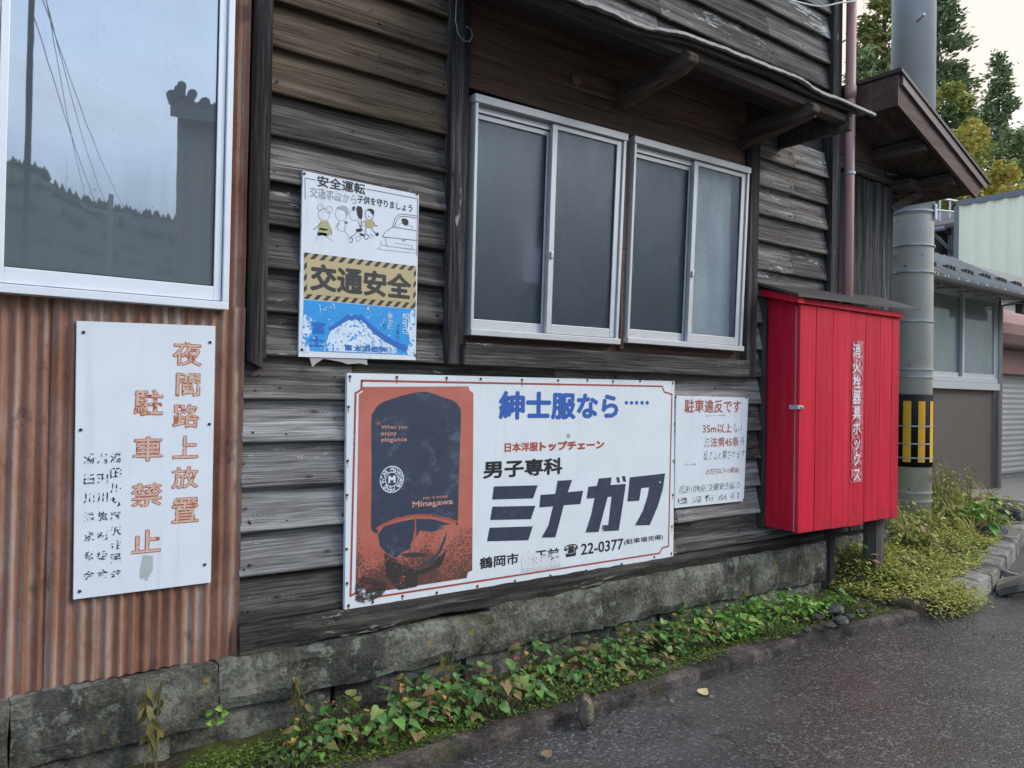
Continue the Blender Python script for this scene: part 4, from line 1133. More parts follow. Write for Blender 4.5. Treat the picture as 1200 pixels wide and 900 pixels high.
a = MB(); F6(a, [(128, 588), (150, 560), (200, 545), (256, 534), (258, 560), (252, 600), (242, 628), (246, 636), (215, 650), (190, 672), (158, 655), (135, 628)], .0014)
F6(a, [(262, 533), (320, 535), (385, 552), (345, 560), (362, 566), (320, 580), (275, 575), (264, 600)], .0014)
F6(a, [(372, 578), (366, 610), (348, 652), (312, 694), (268, 706), (300, 690), (338, 650), (358, 606)], .0014); a.build('face_picture', M['ink_hat'], t)
a = MB(); F6(a, [(150, 655), (190, 676), (215, 702), (270, 714), (312, 700), (350, 660), (372, 640), (350, 700), (290, 726), (268, 735), (265, 772), (200, 785), (158, 735)], .00135)
a.build('beard_shadow', paint('sooty_print', (.04, .035, .034), .25, 110), t)
a = MB(); F6(a, [(210, 660), (245, 652), (300, 656), (285, 666), (240, 668)], .0016, True); S6(a, [(200, 690), (230, 702), (270, 704), (300, 690)], .004, .0016, sm=True); a.build('mouth_picture', M['ink_dark'], t)
a = MB(); S6(a, [(122, 570), (150, 552), (200, 532), (256, 522), (310, 521), (360, 530), (406, 545)], .009, .0018, sm=True); S6(a, [(258, 530), (260, 580), (252, 620), (262, 636)], .007, .0018, sm=True); a.build('hat_piping', M['ink_faded_red'], t)
a = MB(); F6(a, [(48, 770), (70, 735), (120, 748), (160, 760), (150, 795), (120, 815), (80, 832), (50, 822)], .0024); a.build('grime_stain', M['grime'], t)
a = MB()
for s, ll, ur in (('When you', (139, 222), (231, 204)), ('enjoy', (139, 246), (195, 226)), ('elegance', (139, 268), (231, 246))): text_fit(a, s, Z6(*ll), Z6(*ur), yB - .002, .012)
text_fit(a, 'MEN\'S WEAR', Z6(288, 466), Z6(374, 451), yB - .002, .008); a.build('lettering', M['ink_salmon'], t)
a = MB(); text_fit(a, 'Minagawa', Z6(249, 500), Z6(393, 462), yB - .002, .022)
a.build('lettering', M['ink_salmon'], t)
# round emblem
cen = W(*Z6(177, 395), yB); rr = (W(*Z6(177, 348), yB).z - W(*Z6(177, 443), yB).z) / 2
def ring(mb, r0, r1, y, n=40):
    vs = []
    for k in range(n):
        c_, s_ = math.cos(2 * math.pi * k / n), math.sin(2 * math.pi * k / n)
        vs += [(cen.x + r0 * c_, y, cen.z + r0 * s_), (cen.x + r1 * c_, y, cen.z + r1 * s_)]
    mb.add(vs, [(2 * k, 2 * k + 1, (2 * k + 3) % (2 * n), (2 * k + 2) % (2 * n)) for k in range(n)])
a = MB(); ring(a, rr * .93, rr, yB - .0018); ring(a, rr * .50, rr * .56, yB - .0018)
s = 'MINAGAWA MENS WEAR '
for i, ch in enumerate(s):
    if ch == ' ': continue
    an = math.pi / 2 - 2 * math.pi * i / len(s)
    vs, fs = glyph(ch, .02); x0 = sum(v[0] for v in vs) / len(vs)
    sc = rr * .44
    ca, sa = math.cos(an - math.pi / 2), math.sin(an - math.pi / 2)
    a.add([(cen.x + math.cos(an) * rr * .745 + ((v[0] - x0) * ca * sc - (v[1] - .36) * sa * sc), yB - .0018, cen.z + math.sin(an) * rr * .745 + ((v[0] - x0) * sa * sc + (v[1] - .36) * ca * sc)) for v in vs], fs)
text_fit(a, 'M', None, None, yB - .0018, .05, pts=(Vector((cen.x - rr * .3, 0, cen.z - rr * .27)), Vector((cen.x + rr * .3, 0, cen.z + rr * .27))))
a.build('emblem', M['ink_white'], t)
a = MB(); text_fit(a, '紳士服なら', Z6(553, 186), Z6(975, 92), yB - .001, .042)
for x in (1002, 1020, 1038, 1057, 1075): F6(a, circ(x, 126, 6, 7), .001)
a.build('lettering', M['ink_blue'], t)
a = MB(); text_fit(a, '日本洋服', Z6(574, 300), Z6(692, 263), yB - .001, .03); text_fit(a, 'トップチェーン', Z6(697, 297), Z6(925, 256), yB - .001, .06); a.build('lettering', M['ink_red'], t)
a = MB(); text_fit(a, '男子専科', Z6(498, 394), Z6(778, 318), yB - .001, .035); a.build('lettering', M['ink_black'], t)
a = MB()
for p in ([(536, 420), (690, 416), (674, 462), (530, 466)], [(531, 491), (682, 488), (666, 535), (523, 538)], [(521, 565), (673, 560), (657, 609), (512, 613)],   # mi
          [(760, 400), (811, 397), (796, 440), (850, 435), (840, 482), (782, 486), (768, 540), (752, 599), (704, 600), (728, 556), (744, 490), (696, 494), (700, 450), (752, 446)],   # na
          [(905, 392), (950, 388), (946, 415), (1000, 411), (990, 480), (975, 575), (914, 578), (918, 556), (938, 556), (950, 456), (936, 457), (922, 510), (904, 580), (858, 582), (878, 520), (890, 461), (862, 463), (868, 421), (898, 418)],  # ga
          [(966, 388), (976, 387), (980, 406), (970, 407)], [(986, 384), (997, 383), (1001, 403), (991, 404)],
          [(1014, 388), (1138, 374), (1130, 430), (1112, 490), (1084, 556), (1032, 557), (1060, 505), (1076, 455), (1082, 423), (1054, 426), (1047, 470), (1005, 473), (1010, 430)]):  # wa
    F6(a, p, .001)
a.build('lettering', M['ink_navy'], t)
a = MB(); text_fit(a, '鶴岡市', Z6(486, 712), Z6(624, 652), yB - .001, .022); text_fit(a, '☎', Z6(783, 670), Z6(832, 620), yB - .001, .03); text_fit(a, '22-0377', Z6(842, 662), Z6(992, 602), yB - .001, .018); text_fit(a, '(駐車場完備)', Z6(994, 628), Z6(1131, 588), yB - .001, .012); text_fit(a, '山王前', Z6(640, 692), Z6(766, 634), yB - .001, .022); a.build('lettering', M['ink_black'], t)
a = MB(); F6(a, [(633, 668), (650, 648), (700, 662), (768, 652), (770, 702), (635, 722)], .0014); a.build('sticker', paint('peeling_white_tape', (.68, .7, .72), .34, 60), t)
a = MB(); S6(a, [(636, 712), (770, 694)], .002, .0018); S6(a, [(634, 720), (770, 701)], .0015, .0018); a.build('sticker_edge', M['ink_grey'], t)
a = MB(); F6(a, [(794, 236), (803, 238), (802, 249), (794, 248)], .001, True); S6(a, circ(798, 242, 6, 7), .002, .0012, True, True); a.build('stain', M['ink_grey'], t)

# --- small worn notice
Z9 = lambda x, y: (780 + x / 5.29, 440 + y / 5.29)
yN = -.004
t = sign_panel('parking_notice', 'small worn white notice with red brush writing between the shop sign and the red box', [(792.5, 463.5), (877, 466), (871.5, 587), (790.5, 595.5)], yN, .006, M['sign_worn'], [Z9(62, 135), Z9(500, 140), Z9(52, 300), Z9(482, 770), Z9(48, 835)])
a = MB(); text_fit(a, '駐車違反です', Z9(118, 232), Z9(468, 152), yN - .001, .022); text_fit(a, '35m以上', Z9(230, 360), Z9(413, 297), yN - .001, .018); text_fit(a, '法第45条', Z9(278, 446), Z9(455, 378), yN - .001, .018); text_fit(a, '(3万円以下の罰金)', Z9(252, 620), Z9(458, 566), yN - .001, .008); a.build('lettering', M['ink_faded_red'], t)
a = MB(); text_fit(a, 'ない', Z9(420, 354), Z9(474, 296), yN - .001, .01); text_fit(a, '道', Z9(238, 446), Z9(274, 384), yN - .001, 0); text_fit(a, '違', Z9(460, 432), Z9(490, 372), yN - .001, 0)
text_fit(a, '反すると罰されます', Z9(235, 528), Z9(492, 458), yN - .001, .01)
text_fit(a, '湯田川地区交通安全協会', Z9(80, 735), Z9(462, 655), yN - .001, .012); text_fit(a, '鶴 岡 警 察 署', Z9(72, 802), Z9(458, 722), yN - .001, .01); a.build('lettering', M['ink_black_worn'], t)
a = MB()
for p, q in (((250, 250), (366, 247)), ((120, 553), (186, 551))):
    P = wp2(Z9, [p, q], yN); stroke_faces(a, P, .003, yN - .001)
    for e, s in ((P[0], 1), (P[1], -1)): stroke_faces(a, [(e[0] + s * .012, e[1] + .008), e], .003, yN - .0012); stroke_faces(a, [(e[0] + s * .012, e[1] - .008), e], .003, yN - .0013)
a.build('arrows', M['ink_black_faint'], t)

# ------------------------------------------------------------------ red hydrant-tool box
bx = thing('hydrant_tool_box', 'tall bright red wooden fire hose box with white vertical writing against the wall', 'box', (4.93, -.1, .1))
BX0, BX1, BY, BZ0, BZ1 = 4.325, 5.552, -.218, .537, 1.93
m = MB(); m.hexa([(BX0, BY + .03, BZ0 + .01), (BX0 + .025, BY + .03, BZ0 + .01), (BX0 + .025, BY + .03, 1.95), (BX0, BY + .03, 1.95)], [(BX0, .03, BZ0 + .015), (BX0 + .025, .03, BZ0 + .015), (BX0 + .025, .03, 2.0), (BX0, .03, 2.0)])
m.build('side_panel', M['red'], bx)
m = MB(); m.box(BX1 - .025, BX1 - .002, BY + .03, .09, BZ0 + .01, 1.96); m.build('side_panel', M['red_edge'], bx, label='unpainted grey side panel')
m = MB(); m.box(BX0 + .025, BX1 - .025, BY + .04, .0, BZ0 + .01, BZ0 + .035); m.box(BX0 + .025, BX1 - .025, -.0, .03, BZ0 + .01, 1.98); m.box(BX0 + .025, BX1 - .025, BY + .04, 0, 1.9, 1.93); m.build('carcass', M['dark'], bx)
m = MB(); xs_ = [BX0 + .012, 4.51, 4.705, 4.90, 5.10, 5.29, 5.45, BX1]
for i in range(7):
    a_, b_ = xs_[i], xs_[i + 1] - .003
    dz = rnd.uniform(-.006, .006); dy = rnd.uniform(-.002, .002)
    if i == 3: dz -= .008
    m.hexa([(a_, BY + dy, BZ0 + dz), (b_, BY + dy, BZ0 + dz), (b_, BY + dy, BZ1), (a_, BY + dy, BZ1)], [(a_, BY + .026, BZ0 + dz), (b_, BY + .026, BZ0 + dz), (b_, BY + .026, BZ1), (a_, BY + .026, BZ1)])
door = m.build('door', M['red'], bx, bevel=.003); WORLD[door.name] = WORLD[bx.name]
m = MB(); m.box(BX0 + .007, BX0 + .0112, BY + .024, BY + .03, BZ0 + .005, BZ1 - .01); m.build('worn_edge', M['red_edge'], bx)
m = MB(); q = X = W(933, 480, BY); m.box(BX0 - .02, BX0 + .035, BY - .012, BY - .003, 1.29, 1.312); m.box(BX0 - .006, BX0 - .0005, BY - .003, BY + .06, 1.288, 1.316); m.tube([(BX0 + .018, BY - .014, 1.30), (BX0 + .018, BY - .022, 1.30)], .008, 10); m.build('latch', M['steel'], bx, bevel=.002)
m = MB(); m.hexa([(4.235, -.27, 1.962), (5.74, -.27, 1.992), (5.74, -.27, 2.008), (4.235, -.27, 1.980)], [(4.235, .035, 2.062), (5.74, .035, 2.102), (5.74, .035, 2.118), (4.235, .035, 2.080)])
m.build('roof', M['roof_sheet'], bx)
m = MB()
for x in (4.262,): m.hexa([(x, -.25, 1.928), (x + .06, -.25, 1.928), (x + .06, -.25, 1.970), (x, -.25, 1.970)], [(x, .03, 1.995), (x + .06, .03, 1.995), (x + .06, .03, 2.042), (x, .03, 2.042)])
m.box(4.325, 5.56, -.235, -.2, 1.932, 1.968)
m.build('roof_batten', M['red'], bx, bevel=.002)
m = MB()
for i, ch in enumerate('消火栓器具ボックス'):
    cy = 205 + (612 - 205) * (i + .5) / 9
    p = W(770 + 585 / 2.5, 320 + cy / 2.5, BY - .003)
    text_cell(m, ch, p.x, p.z, .098, .098, BY - .0045, .02)
m.build('lettering', M['ink_white_box'], door)
c1, c2 = W(770 + 568 / 2.5, 320 + 615 / 2.5, BY - .003), W(770 + 605 / 2.5, 320 + 200 / 2.5, BY - .003)
m = MB(); m.add([(c1.x, BY - .0035, c1.z), (c2.x, BY - .0035, c1.z), (c2.x, BY - .0035, c2.z), (c1.x, BY - .0035, c2.z)], [(0, 1, 2, 3)]); m.build('scuffed_patch', M['ink_pinkpatch'], door)
for k, (x, y) in enumerate(((5.45, -.10), (5.26, .04))):
    if k: continue
    m = MB(); z0 = gz(x, y) - .06
    m.hexa([(x - .055, y - .05, z0), (x + .055, y - .05, z0), (x + .055, y + .05, z0), (x - .055, y + .05, z0)], [(x - .055, y - .05, BZ0 + .012), (x + .055, y - .05, BZ0 + .012), (x + .055, y + .05, BZ0 + .012), (x - .055, y + .05, BZ0 + .012)])
    m.build('leg', M['support'], bx, bevel=.006)

# ------------------------------------------------------------------ small wall fittings
p0, p1 = W(533, 0, -.06), W(541, 40, -.06)
m = MB(); m.tube([(W(535, -60, -.05)), W(535, 0, -.05), W(534, 25, -.05), W(537, 40, -.05), W(543, 48, -.055), W(550, 49, -.06), (W(554, 42, -.065)), W(551, 33, -.07), W(546, 31, -.07)], .0035, 6)
tag(m.build('wire_hook', M['wire'], loc=W(540, 0, -.05), smooth=True), 'curled grey wire hook hanging on the post left of the windows', 'hook')
m = MB()
bmt = bmesh.new(); bmesh.ops.create_icosphere(bmt, subdivisions=3, radius=.03)
c0 = W(676, 93, .0)
m.add([(c0.x + v.co.x * 1.1, .016 - .012 + v.co.y * .6, c0.z + v.co.z * (1 + .3 * mnoise.noise(v.co * 60)) + .006 * mnoise.noise(v.co * 120)) for v in bmt.verts], [[v.index for v in f.verts] for f in bmt.faces]); bmt.free()
tag(m.build('mud_nest', M['mudnest'], loc=(c0.x, .016, c0.z)), 'small brown mud nest stuck on the board above the windows', 'nest')
m = MB(); m.tube([W(880, -14, -.02), W(925, 0, -.02), W(950, 6, -.02), W(964, 8, -.05), W(985, 3, -.1), W(1003, 1, -.1), W(1010, -8, -.1)], .006, 8)
tag(m.build('wall_cable', M['cable_white'], loc=W(950, 6), smooth=True), 'white cable looping round the top of the pink drainpipe', 'cable')

# ------------------------------------------------------------------ utility pole
PX, PY = 7.62, .72
pg = gz(PX, PY)
pole = thing('utility_pole', 'thick grey utility pole with a black and yellow wrap behind the red box', 'utility pole', (PX, PY, pg))
m = MB(); m.tube([(PX, PY, pg - .3), (PX, PY, 3.6), (PX, PY, 3.9)], [.195, .192, .19], 32); m.build('shaft', M['concrete_pole'], pole, smooth=True)
m = MB(); m.tube([(PX, PY, 3.1), (PX, PY, 12)], [.1955, .185], 32); m.build('upper_shaft', M['zinc_pole'], pole, smooth=True)
def pz(py): # height on the pole's near face
    d = ray(1070, py); t_ = 7.32 / d.x * 1.0; return CAM.z + d.z * t_
m = MB(); m.tube([(PX, PY, pz(549)), (PX, PY, pz(462))], .2025, 32); m.build('warning_wrap', M['black_wrap'], pole, smooth=True)
m = MB()
for k in range(10):
    a0 = 2 * math.pi * k / 10 + .2; a1 = a0 + .33; z0, z1 = pz(543), pz(470)
    vs = []
    for q in range(5):
        an = a0 + (a1 - a0) * q / 4
        vs += [(PX + .2055 * math.cos(an), PY + .2055 * math.sin(an), z0), (PX + .2055 * math.cos(an), PY + .2055 * math.sin(an), z1)]
    m.add(vs, [(2 * q, 2 * q + 2, 2 * q + 3, 2 * q + 1) for q in range(4)])
m.build('yellow_stripes', M['yellow'], pole)
for py in (242, 283, 315, 374, 432, 441, 500, 521, 538, 580, 590): MB().tube([(PX, PY, pz(py) - .006), (PX, PY, pz(py) + .006)], .2075, 32).build('steel_band', M['steel'], pole)
MB().tube([(PX - .15, PY - .10, 4.90), (PX - .21, PY - .20, 4.915)], .013, 8).build('step_bolt', M['steel'], pole); MB().tube([(PX - .17, PY + .08, 2.72), (PX - .26, PY + .12, 2.72)], .012, 8).build('step_bolt', M['steel'], pole)
m = MB(); z = pz(242); an = R(-75); cx, cy = PX + .21 * math.cos(an), PY + .21 * math.sin(an)
m.bar((cx, cy, z - .07), (cx, cy, z + .07), .10, .006, (math.cos(an), math.sin(an), 0)); npl = m.build('number_plate', plain('pale_blue_plate', (.55, .62, .68), .4), pole); 
m = MB(); vs, fs = glyph('16', .01); d_ = Vector((math.cos(R(-95)), math.sin(R(-95)), 0)); s_ = Vector((-d_.y, d_.x, 0))
m.add([tuple(Vector((PX, PY, pz(567))) + d_ * .199 + s_ * ((v[0] - .1) * .075) + Vector((0, 0, v[1] * .09))) for v in vs], fs); m.build('lettering', M['ink_line'], pole)
m = MB(); d_ = Vector((math.cos(R(-75)), math.sin(R(-75)), 0)); s_ = Vector((-d_.y, d_.x, 0))
for i, ch in enumerate(('湯田川', '16', '8')):
    vs, fs = glyph(ch, 0)
    m.add([tuple(Vector((PX, PY, z + .03 - i * .042)) + d_ * .2145 + s_ * ((v[0] - .5) * .026) + Vector((0, 0, v[1] * .03))) for v in vs], fs)
m.build('lettering', M['ink_navy'], npl)

# ------------------------------------------------------------------ buildings down the street
HY = 1.4
low = thing('low_house', 'low brown house with a sliding window under a ribbed metal roof behind the utility pole', 'house', (9.8, 3, .3))
def hw(px, py, y=HY): return W(px, py, y)
M['brown_panel'] = plain('brown_wall_panel', (.105, .08, .066), .6, var=.12, scale=3)
xr = hw(1166, 450).x
m = MB(); m.box(7.9, xr, HY, 4.8, .0, 1.55); m.box(7.9, 9.4, HY + .01, 4.8, 1.55, 2.9); m.box(xr - .03, xr, HY, 4.8, 1.55, 2.75); m.build('wall', M['brown_panel'], low)
m = MB(); m.box(9.45, xr - .03, HY + .12, HY + .16, 1.55, 2.72); m.build('room_lining', plain('dim_interior', (.25, .28, .29), .9), low)
zs0, zs1 = hw(1165, 444).z, hw(1165, 352).z
x0_, x1_ = hw(1088, 345).x, hw(1166, 352).x
f = MB(); f.box(x0_, x1_, HY - .05, HY + .05, zs0 - .06, zs0); f.box(x0_, x1_, HY - .05, HY + .05, zs1, zs1 + .05); f.box(x0_, x0_ + .04, HY - .045, HY + .05, zs0, zs1); f.box(x1_ - .045, x1_, HY - .045, HY + .05, zs0, zs1)
wl = f.build('window', M['alu'], low, bevel=.003); WORLD[wl.name] = WORLD[low.name]
xm = hw(1126, 400).x
for a_, b_, y_ in ((x0_ + .04, xm + .03, HY - .0), (xm - .03, x1_ - .045, HY - .035)):
    f = MB(); f.box(a_, a_ + .05, y_, y_ + .03, zs0, zs1); f.box(b_ - .05, b_, y_, y_ + .03, zs0, zs1); f.box(a_ + .05, b_ - .05, y_, y_ + .03, zs0, zs0 + .05); f.box(a_ + .05, b_ - .05, y_, y_ + .03, zs1 - .04, zs1); f.build('sash', M['alu'], wl)
    f = MB(); f.box(a_ + .045, b_ - .045, y_ + .012, y_ + .018, zs0 + .045, zs1 - .035); f.build('pane', M['fogged'], wl)
m = MB(); m.box(x0_ - .2, xr + .02, HY - .07, HY - .001, zs0 - .15, zs0 - .063); m.build('window_sill', M['alu'], low)
# roof: ribbed sheet rising away from the street
rz0 = W(1165, 341, .95).z; rx1 = 11.9
m = MB(); n = 60; vs = []
for i in range(n + 1):
    x = 7.6 + (rx1 - 7.6) * i / n; b_ = 0
    vs += [(x, .95, rz0 + .02 + b_), (x, 2.2, rz0 + .72 + b_), (x, .95, rz0 - .01), (x, 2.2, rz0 + .68)]
m.add(vs, [(i * 4, i * 4 + 4, i * 4 + 5, i * 4 + 1) for i in range(n)] + [(i * 4 + 2, i * 4 + 6, i * 4 + 7, i * 4 + 3) for i in range(n)] + [(i * 4, i * 4 + 4, i * 4 + 6, i * 4 + 2) for i in range(n)])
for i in range(18):
    x = 7.7 + i * .24; m.hexa([(x, .945, rz0 + .015), (x + .035, .945, rz0 + .015), (x + .03, .945, rz0 + .065), (x + .005, .945, rz0 + .065)], [(x, 2.19, rz0 + .715), (x + .035, 2.19, rz0 + .715), (x + .03, 2.19, rz0 + .765), (x + .005, 2.19, rz0 + .765)])
m.hexa([(7.6, 2.2, rz0 + .68), (rx1, 2.2, rz0 + .68), (rx1, 2.2, rz0 + .72), (7.6, 2.2, rz0 + .72)], [(7.6, 5.0, rz0 - .4), (rx1, 5.0, rz0 - .4), (rx1, 5.0, rz0 - .36), (7.6, 5.0, rz0 - .36)])
rf = m.build('roof', plain('grey_ribbed_roof', (.30, .30, .28), .6, .1, .35, 3), low); WORLD[rf.name] = WORLD[low.name]
M['snow_guard'] = plain('dark_snow_guard', (.07, .06, .055), .8)
for i in range(8):
    x = 8.3 + i * .48; m = MB(); zg = rz0 + .02 + .56 * (1.30 - .95)
    for q in range(5): m.box(x - .10 + q * .04, x - .075 + q * .04, 1.27 + (q % 2) * .02, 1.36, zg - .02, zg + .075 + .015 * (q % 2))
    m.box(x - .11, x + .11, 1.30, 1.34, zg, zg + .04)
    m.build('snow_guard', M['snow_guard'], rf)
m = MB(); vs = []; n = 2
prof = [(.06 * math.cos(a_) , .06 * math.sin(a_)) for a_ in [math.pi + math.pi * q / 8 for q in range(9)]]
for x in (7.6, 12.0):
    for a_, b_ in prof: vs.append((x, .90 + a_, rz0 - .0 + b_))
m.add(vs, [(q, q + 1, q + 10, q + 9) for q in range(8)])
m.build('gutter', plain('brown_gutter', (.09, .075, .07), .5), low, smooth=True)
for i in range(7):
    x = 8.6 + i * .5; m = MB(); m.tube([(x, .84, rz0 + .01), (x + .03, .90, rz0 - .065), (x + .06, 1.0, rz0 - .04), (x + .07, 1.2, rz0 - .03)], .01, 6)
    m.build('gutter_bracket', M['steel'], low)
m = MB(); m.tube([(xr - .0, HY - .06, .25), (xr, HY - .06, 2.6), (xr + .25, 1.0, 2.68)], .028, 10); m.build('drainpipe', plain('pale_pipe', (.42, .40, .39), .5), low, smooth=True)
m = MB(); m.box(xr + .03, xr + .22, HY + .02, HY + .2, .1, 2.75); m.box(xr - .3, xr + .5, .98, 1.06, rz0 - .18, rz0 - .07); m.build('post', M['post'], low)
# garage with the pink rolled awning
gar = thing('garage', 'garage with a pale roller shutter and a rounded pink hood at right edge', 'garage', (13.4, 3.5, .3))
GX0, GX1, GY = xr + .45, 16.5, 1.95
sz0, sz1 = .33, W(1190, 420, GY).z
m = MB(); n = 44; vs = []
for i in range(n + 1):
    z = .3 + (sz1 - .3) * i / n; y = GY - (.012 if i % 2 else 0)
    vs += [(GX0, y, z), (GX1, y, z)]
m.add(vs, [(2 * i, 2 * i + 1, 2 * i + 3, 2 * i + 2) for i in range(n)])
m.build('shutter', plain('cream_shutter', (.46, .42, .38), .5, var=.2, scale=3, dirt=(.24, .17, .12), dirt_amt=.35), gar)
m = MB(); cz, cy = W(1190, 388, 1.75).z, GY - .17
vs = []; arc = [(-.0, .27), (-.14, .25), (-.24, .17), (-.29, .04), (-.28, -.1), (-.2, -.24), (.0, -.26), (.17, -.26), (.17, .27)]
for x in (GX0 - .15, GX1):
    for a_, b_ in arc: vs.append((x, cy + a_, cz + b_))
k = len(arc)
m.add(vs, [(q, (q + 1) % k, k + (q + 1) % k, k + q) for q in range(k)] + [tuple(range(k)), tuple(range(2 * k - 1, k - 1, -1))])
m.build('awning_hood', plain('dull_pink_canvas', (.30, .165, .15), .6, var=.15, scale=3), gar, bevel=.03, seg=3)
m = MB(); m.box(GX0, GX1, GY - .14, GY + .0, cz - .62, cz - .27); m.build('valance', plain('rust_pink_canvas', (.26, .13, .11), .6), gar)
m = MB(); m.box(GX0, GX1, GY + .05, 6, .2, 3.3); m.build('wall', plain('pale_garage_wall', (.4, .38, .35), .8), gar)
m = MB(); m.hexa([(GX0 - .2, GY - .1, 2.95), (GX1 + .2, GY - .1, 2.95), (GX1 + .2, GY - .1, 3.0), (GX0 - .2, GY - .1, 3.0)], [(GX0 - .2, 6.2, 3.75), (GX1 + .2, 6.2, 3.75), (GX1 + .2, 6.2, 3.8), (GX0 - .2, 6.2, 3.8)]); m.build('roof', plain('pale_roof', (.44, .43, .41), .5), gar)
# pale green warehouse
wa = thing('warehouse', 'pale green corrugated warehouse standing beyond the low brown house', 'warehouse', (20, 2, 0))
WX = 18.0
yl = 4.75
m = MB(); n = 90; vs = []
for i in range(n + 1):
    y = yl - 12 * i / n if False else yl - 9.0 * i / n
    zt = 5.58 - .05 * i / n
    s_ = .05 if i % 3 == 0 else 0
    vs += [(WX - s_, y, 0), (WX - s_, y, zt)]
m.add(vs, [(2 * i, 2 * i + 2, 2 * i + 3, 2 * i + 1) for i in range(n)])
m.build('cladding', plain('pale_green_sheet', (.78, .73, .52), .5, var=.06, scale=2), wa)
m = MB(); m.box(WX - .06, WX + .2, yl - 9, yl + .05, 5.56, 5.68); m.box(WX - .06, WX + .05, yl, yl + .1, 0, 5.56); m.build('edge_trim', plain('grey_trim', (.14, .13, .13), .6), wa)
m = MB(); m.box(WX + .04, WX + 9, yl - 9, yl, 0, 5.55); m.build('body', plain('green_grey_sheet', (.4, .44, .38), .6), wa)
# grey sided house in the gap
gh = thing('grey_house', 'small grey ribbed house with dark eaves in the gap behind the utility pole', 'house', (15, 5, 0))
def PXx(px, py, x):
    d = ray(px, py); return CAM + d * (x / d.x)
HX = 18.7
ya, yb_ = PXx(1123, 300, HX).y, PXx(1060, 300, HX).y
zt = PXx(1110, 262, HX - .6).z
m = MB(); n = 40; vs = []
for i in range(n + 1):
    y = ya + (yb_ - ya) * i / n
    vs += [(HX - (.025 if i % 2 else 0), y, 0), (HX - (.025 if i % 2 else 0), y, zt + .1)]
m.add(vs, [(2 * i, 2 * i + 2, 2 * i + 3, 2 * i + 1) for i in range(n)]); m.build('cladding', plain('grey_sheet', (.40, .40, .42), .6), gh)
m = MB(); m.box(HX + .03, HX + 5, ya, yb_, 0, zt + .1); m.build('body', M['dark'], gh)
m = MB(); m.hexa([(HX - .6, ya - .05, zt - .10), (HX + 3, ya - .05, zt + 1.0), (HX + 3, ya - .05, zt + 1.1), (HX - .6, ya - .05, zt)], [(HX - .6, yb_ + 1, zt - .10), (HX + 3, yb_ + 1, zt + 1.0), (HX + 3, yb_ + 1, zt + 1.1), (HX - .6, yb_ + 1, zt)]); m.build('roof', plain('dark_tile', (.09, .078, .075), .7), gh)
m = MB(); m.tube([(HX - .65, ya - .0, zt - .1), (HX - .65, yb_ + .5, zt - .1)], .05, 8); m.tube([(HX - .62, ya + .3, zt - .12), (HX - .3, ya + .12, zt - .45), (HX - .06, ya + .08, zt - .6), (HX - .06, ya + .08, 0)], .04, 8); m.build('gutter', plain('grey_gutter', (.17, .17, .18), .5), gh)
a_ = PXx(1098, 300, HX - .3); m = MB(); m.box(HX - .4, HX - .03, a_.y - .1, a_.y + .4, a_.z - .1, a_.z + .5); m.box(HX - .5, HX - .02, a_.y - .18, a_.y + .48, a_.z + .5, a_.z + .6); m.build('bay_window', M['post'], gh)
for k in range(4): MB().tube([(HX - .3 + k * .5, ya + .5, zt + .1 + k * .15), (HX - .3 + k * .5, ya + .5, zt + .75 + k * .05)], .025, 6).build('railing_post', M['steel'], gh)
m = MB(); m.tube([(HX - .3, ya + .5, zt + .72), (HX + 1.3, ya + .5, zt + .88)], .025, 6); m.tube([(HX - .3, ya + .5, zt + .45), (HX + 1.3, ya + .5, zt + .62)], .02, 6); m.build('railing', M['steel'], gh)

# ------------------------------------------------------------------ trees beyond
def quad_leaf(m, c, d, n, l, w):
    d = d.normalized(); s = d.cross(n)
    if s.length < 1e-4: s = d.cross(Vector((1, 0, 0)))
    s = s.normalized() * w
    m.add([c - d * l * .5, c + s * .5, c + d * l * .5, c - s * .5], [(0, 1, 2, 3)])
def conifer(name, label, base, h, r, mat, seed, dens=1.0, group=None, top=.0):
    g = random.Random(seed)
    t = thing(name, label, 'tree', base, group)
    b = Vector(base)
    m = MB(); m.tube([b + Vector((0, 0, -.5)), b + Vector((0, 0, h * .5)), b + Vector((.1, 0, h * .98))], [h * .018, h * .012, .02], 8)
    crown = MB()
    lev = int(h * 2.3 * dens)
    for i in range(lev):
        f_ = i / lev
        z = h * (.22 + .78 * f_)
        rad = r * (1 - f_) ** .85 * g.uniform(.75, 1.1) + .15
        nb = max(4, int(9 * (1 - f_) + 4))
        for k in range(nb):
            an = g.uniform(0, 6.283); L = rad * g.uniform(.6, 1.1); droop = g.uniform(.05, .35)
            d = Vector((math.cos(an), math.sin(an), -droop))
            p0 = b + Vector((0, 0, z))
            m.tube([p0, p0 + d * L * .55, p0 + d * L * .9 + Vector((0, 0, .12 * L))], [.04, .025, .008], 4, False) if k % 3 == 0 else None
            ns = int((12 + L * 30) * dens)
            for q in range(ns):
                u = g.uniform(.25, 1) ** .7
                c = p0 + d * L * u + Vector((g.gauss(0, .16), g.gauss(0, .16), g.gauss(0, .13) + .15 * u * L * .5))
                dd = (d + Vector((g.gauss(0, .5), g.gauss(0, .5), g.gauss(0, .5) + .3)))
                quad_leaf(crown, c, dd, Vector((g.gauss(0, 1), g.gauss(0, 1), g.gauss(0, 1) + .4)), g.uniform(.18, .38), g.uniform(.08, .16))
    m.build('trunk', M['bark'], t); crown.build('crown', mat, t)
    return t
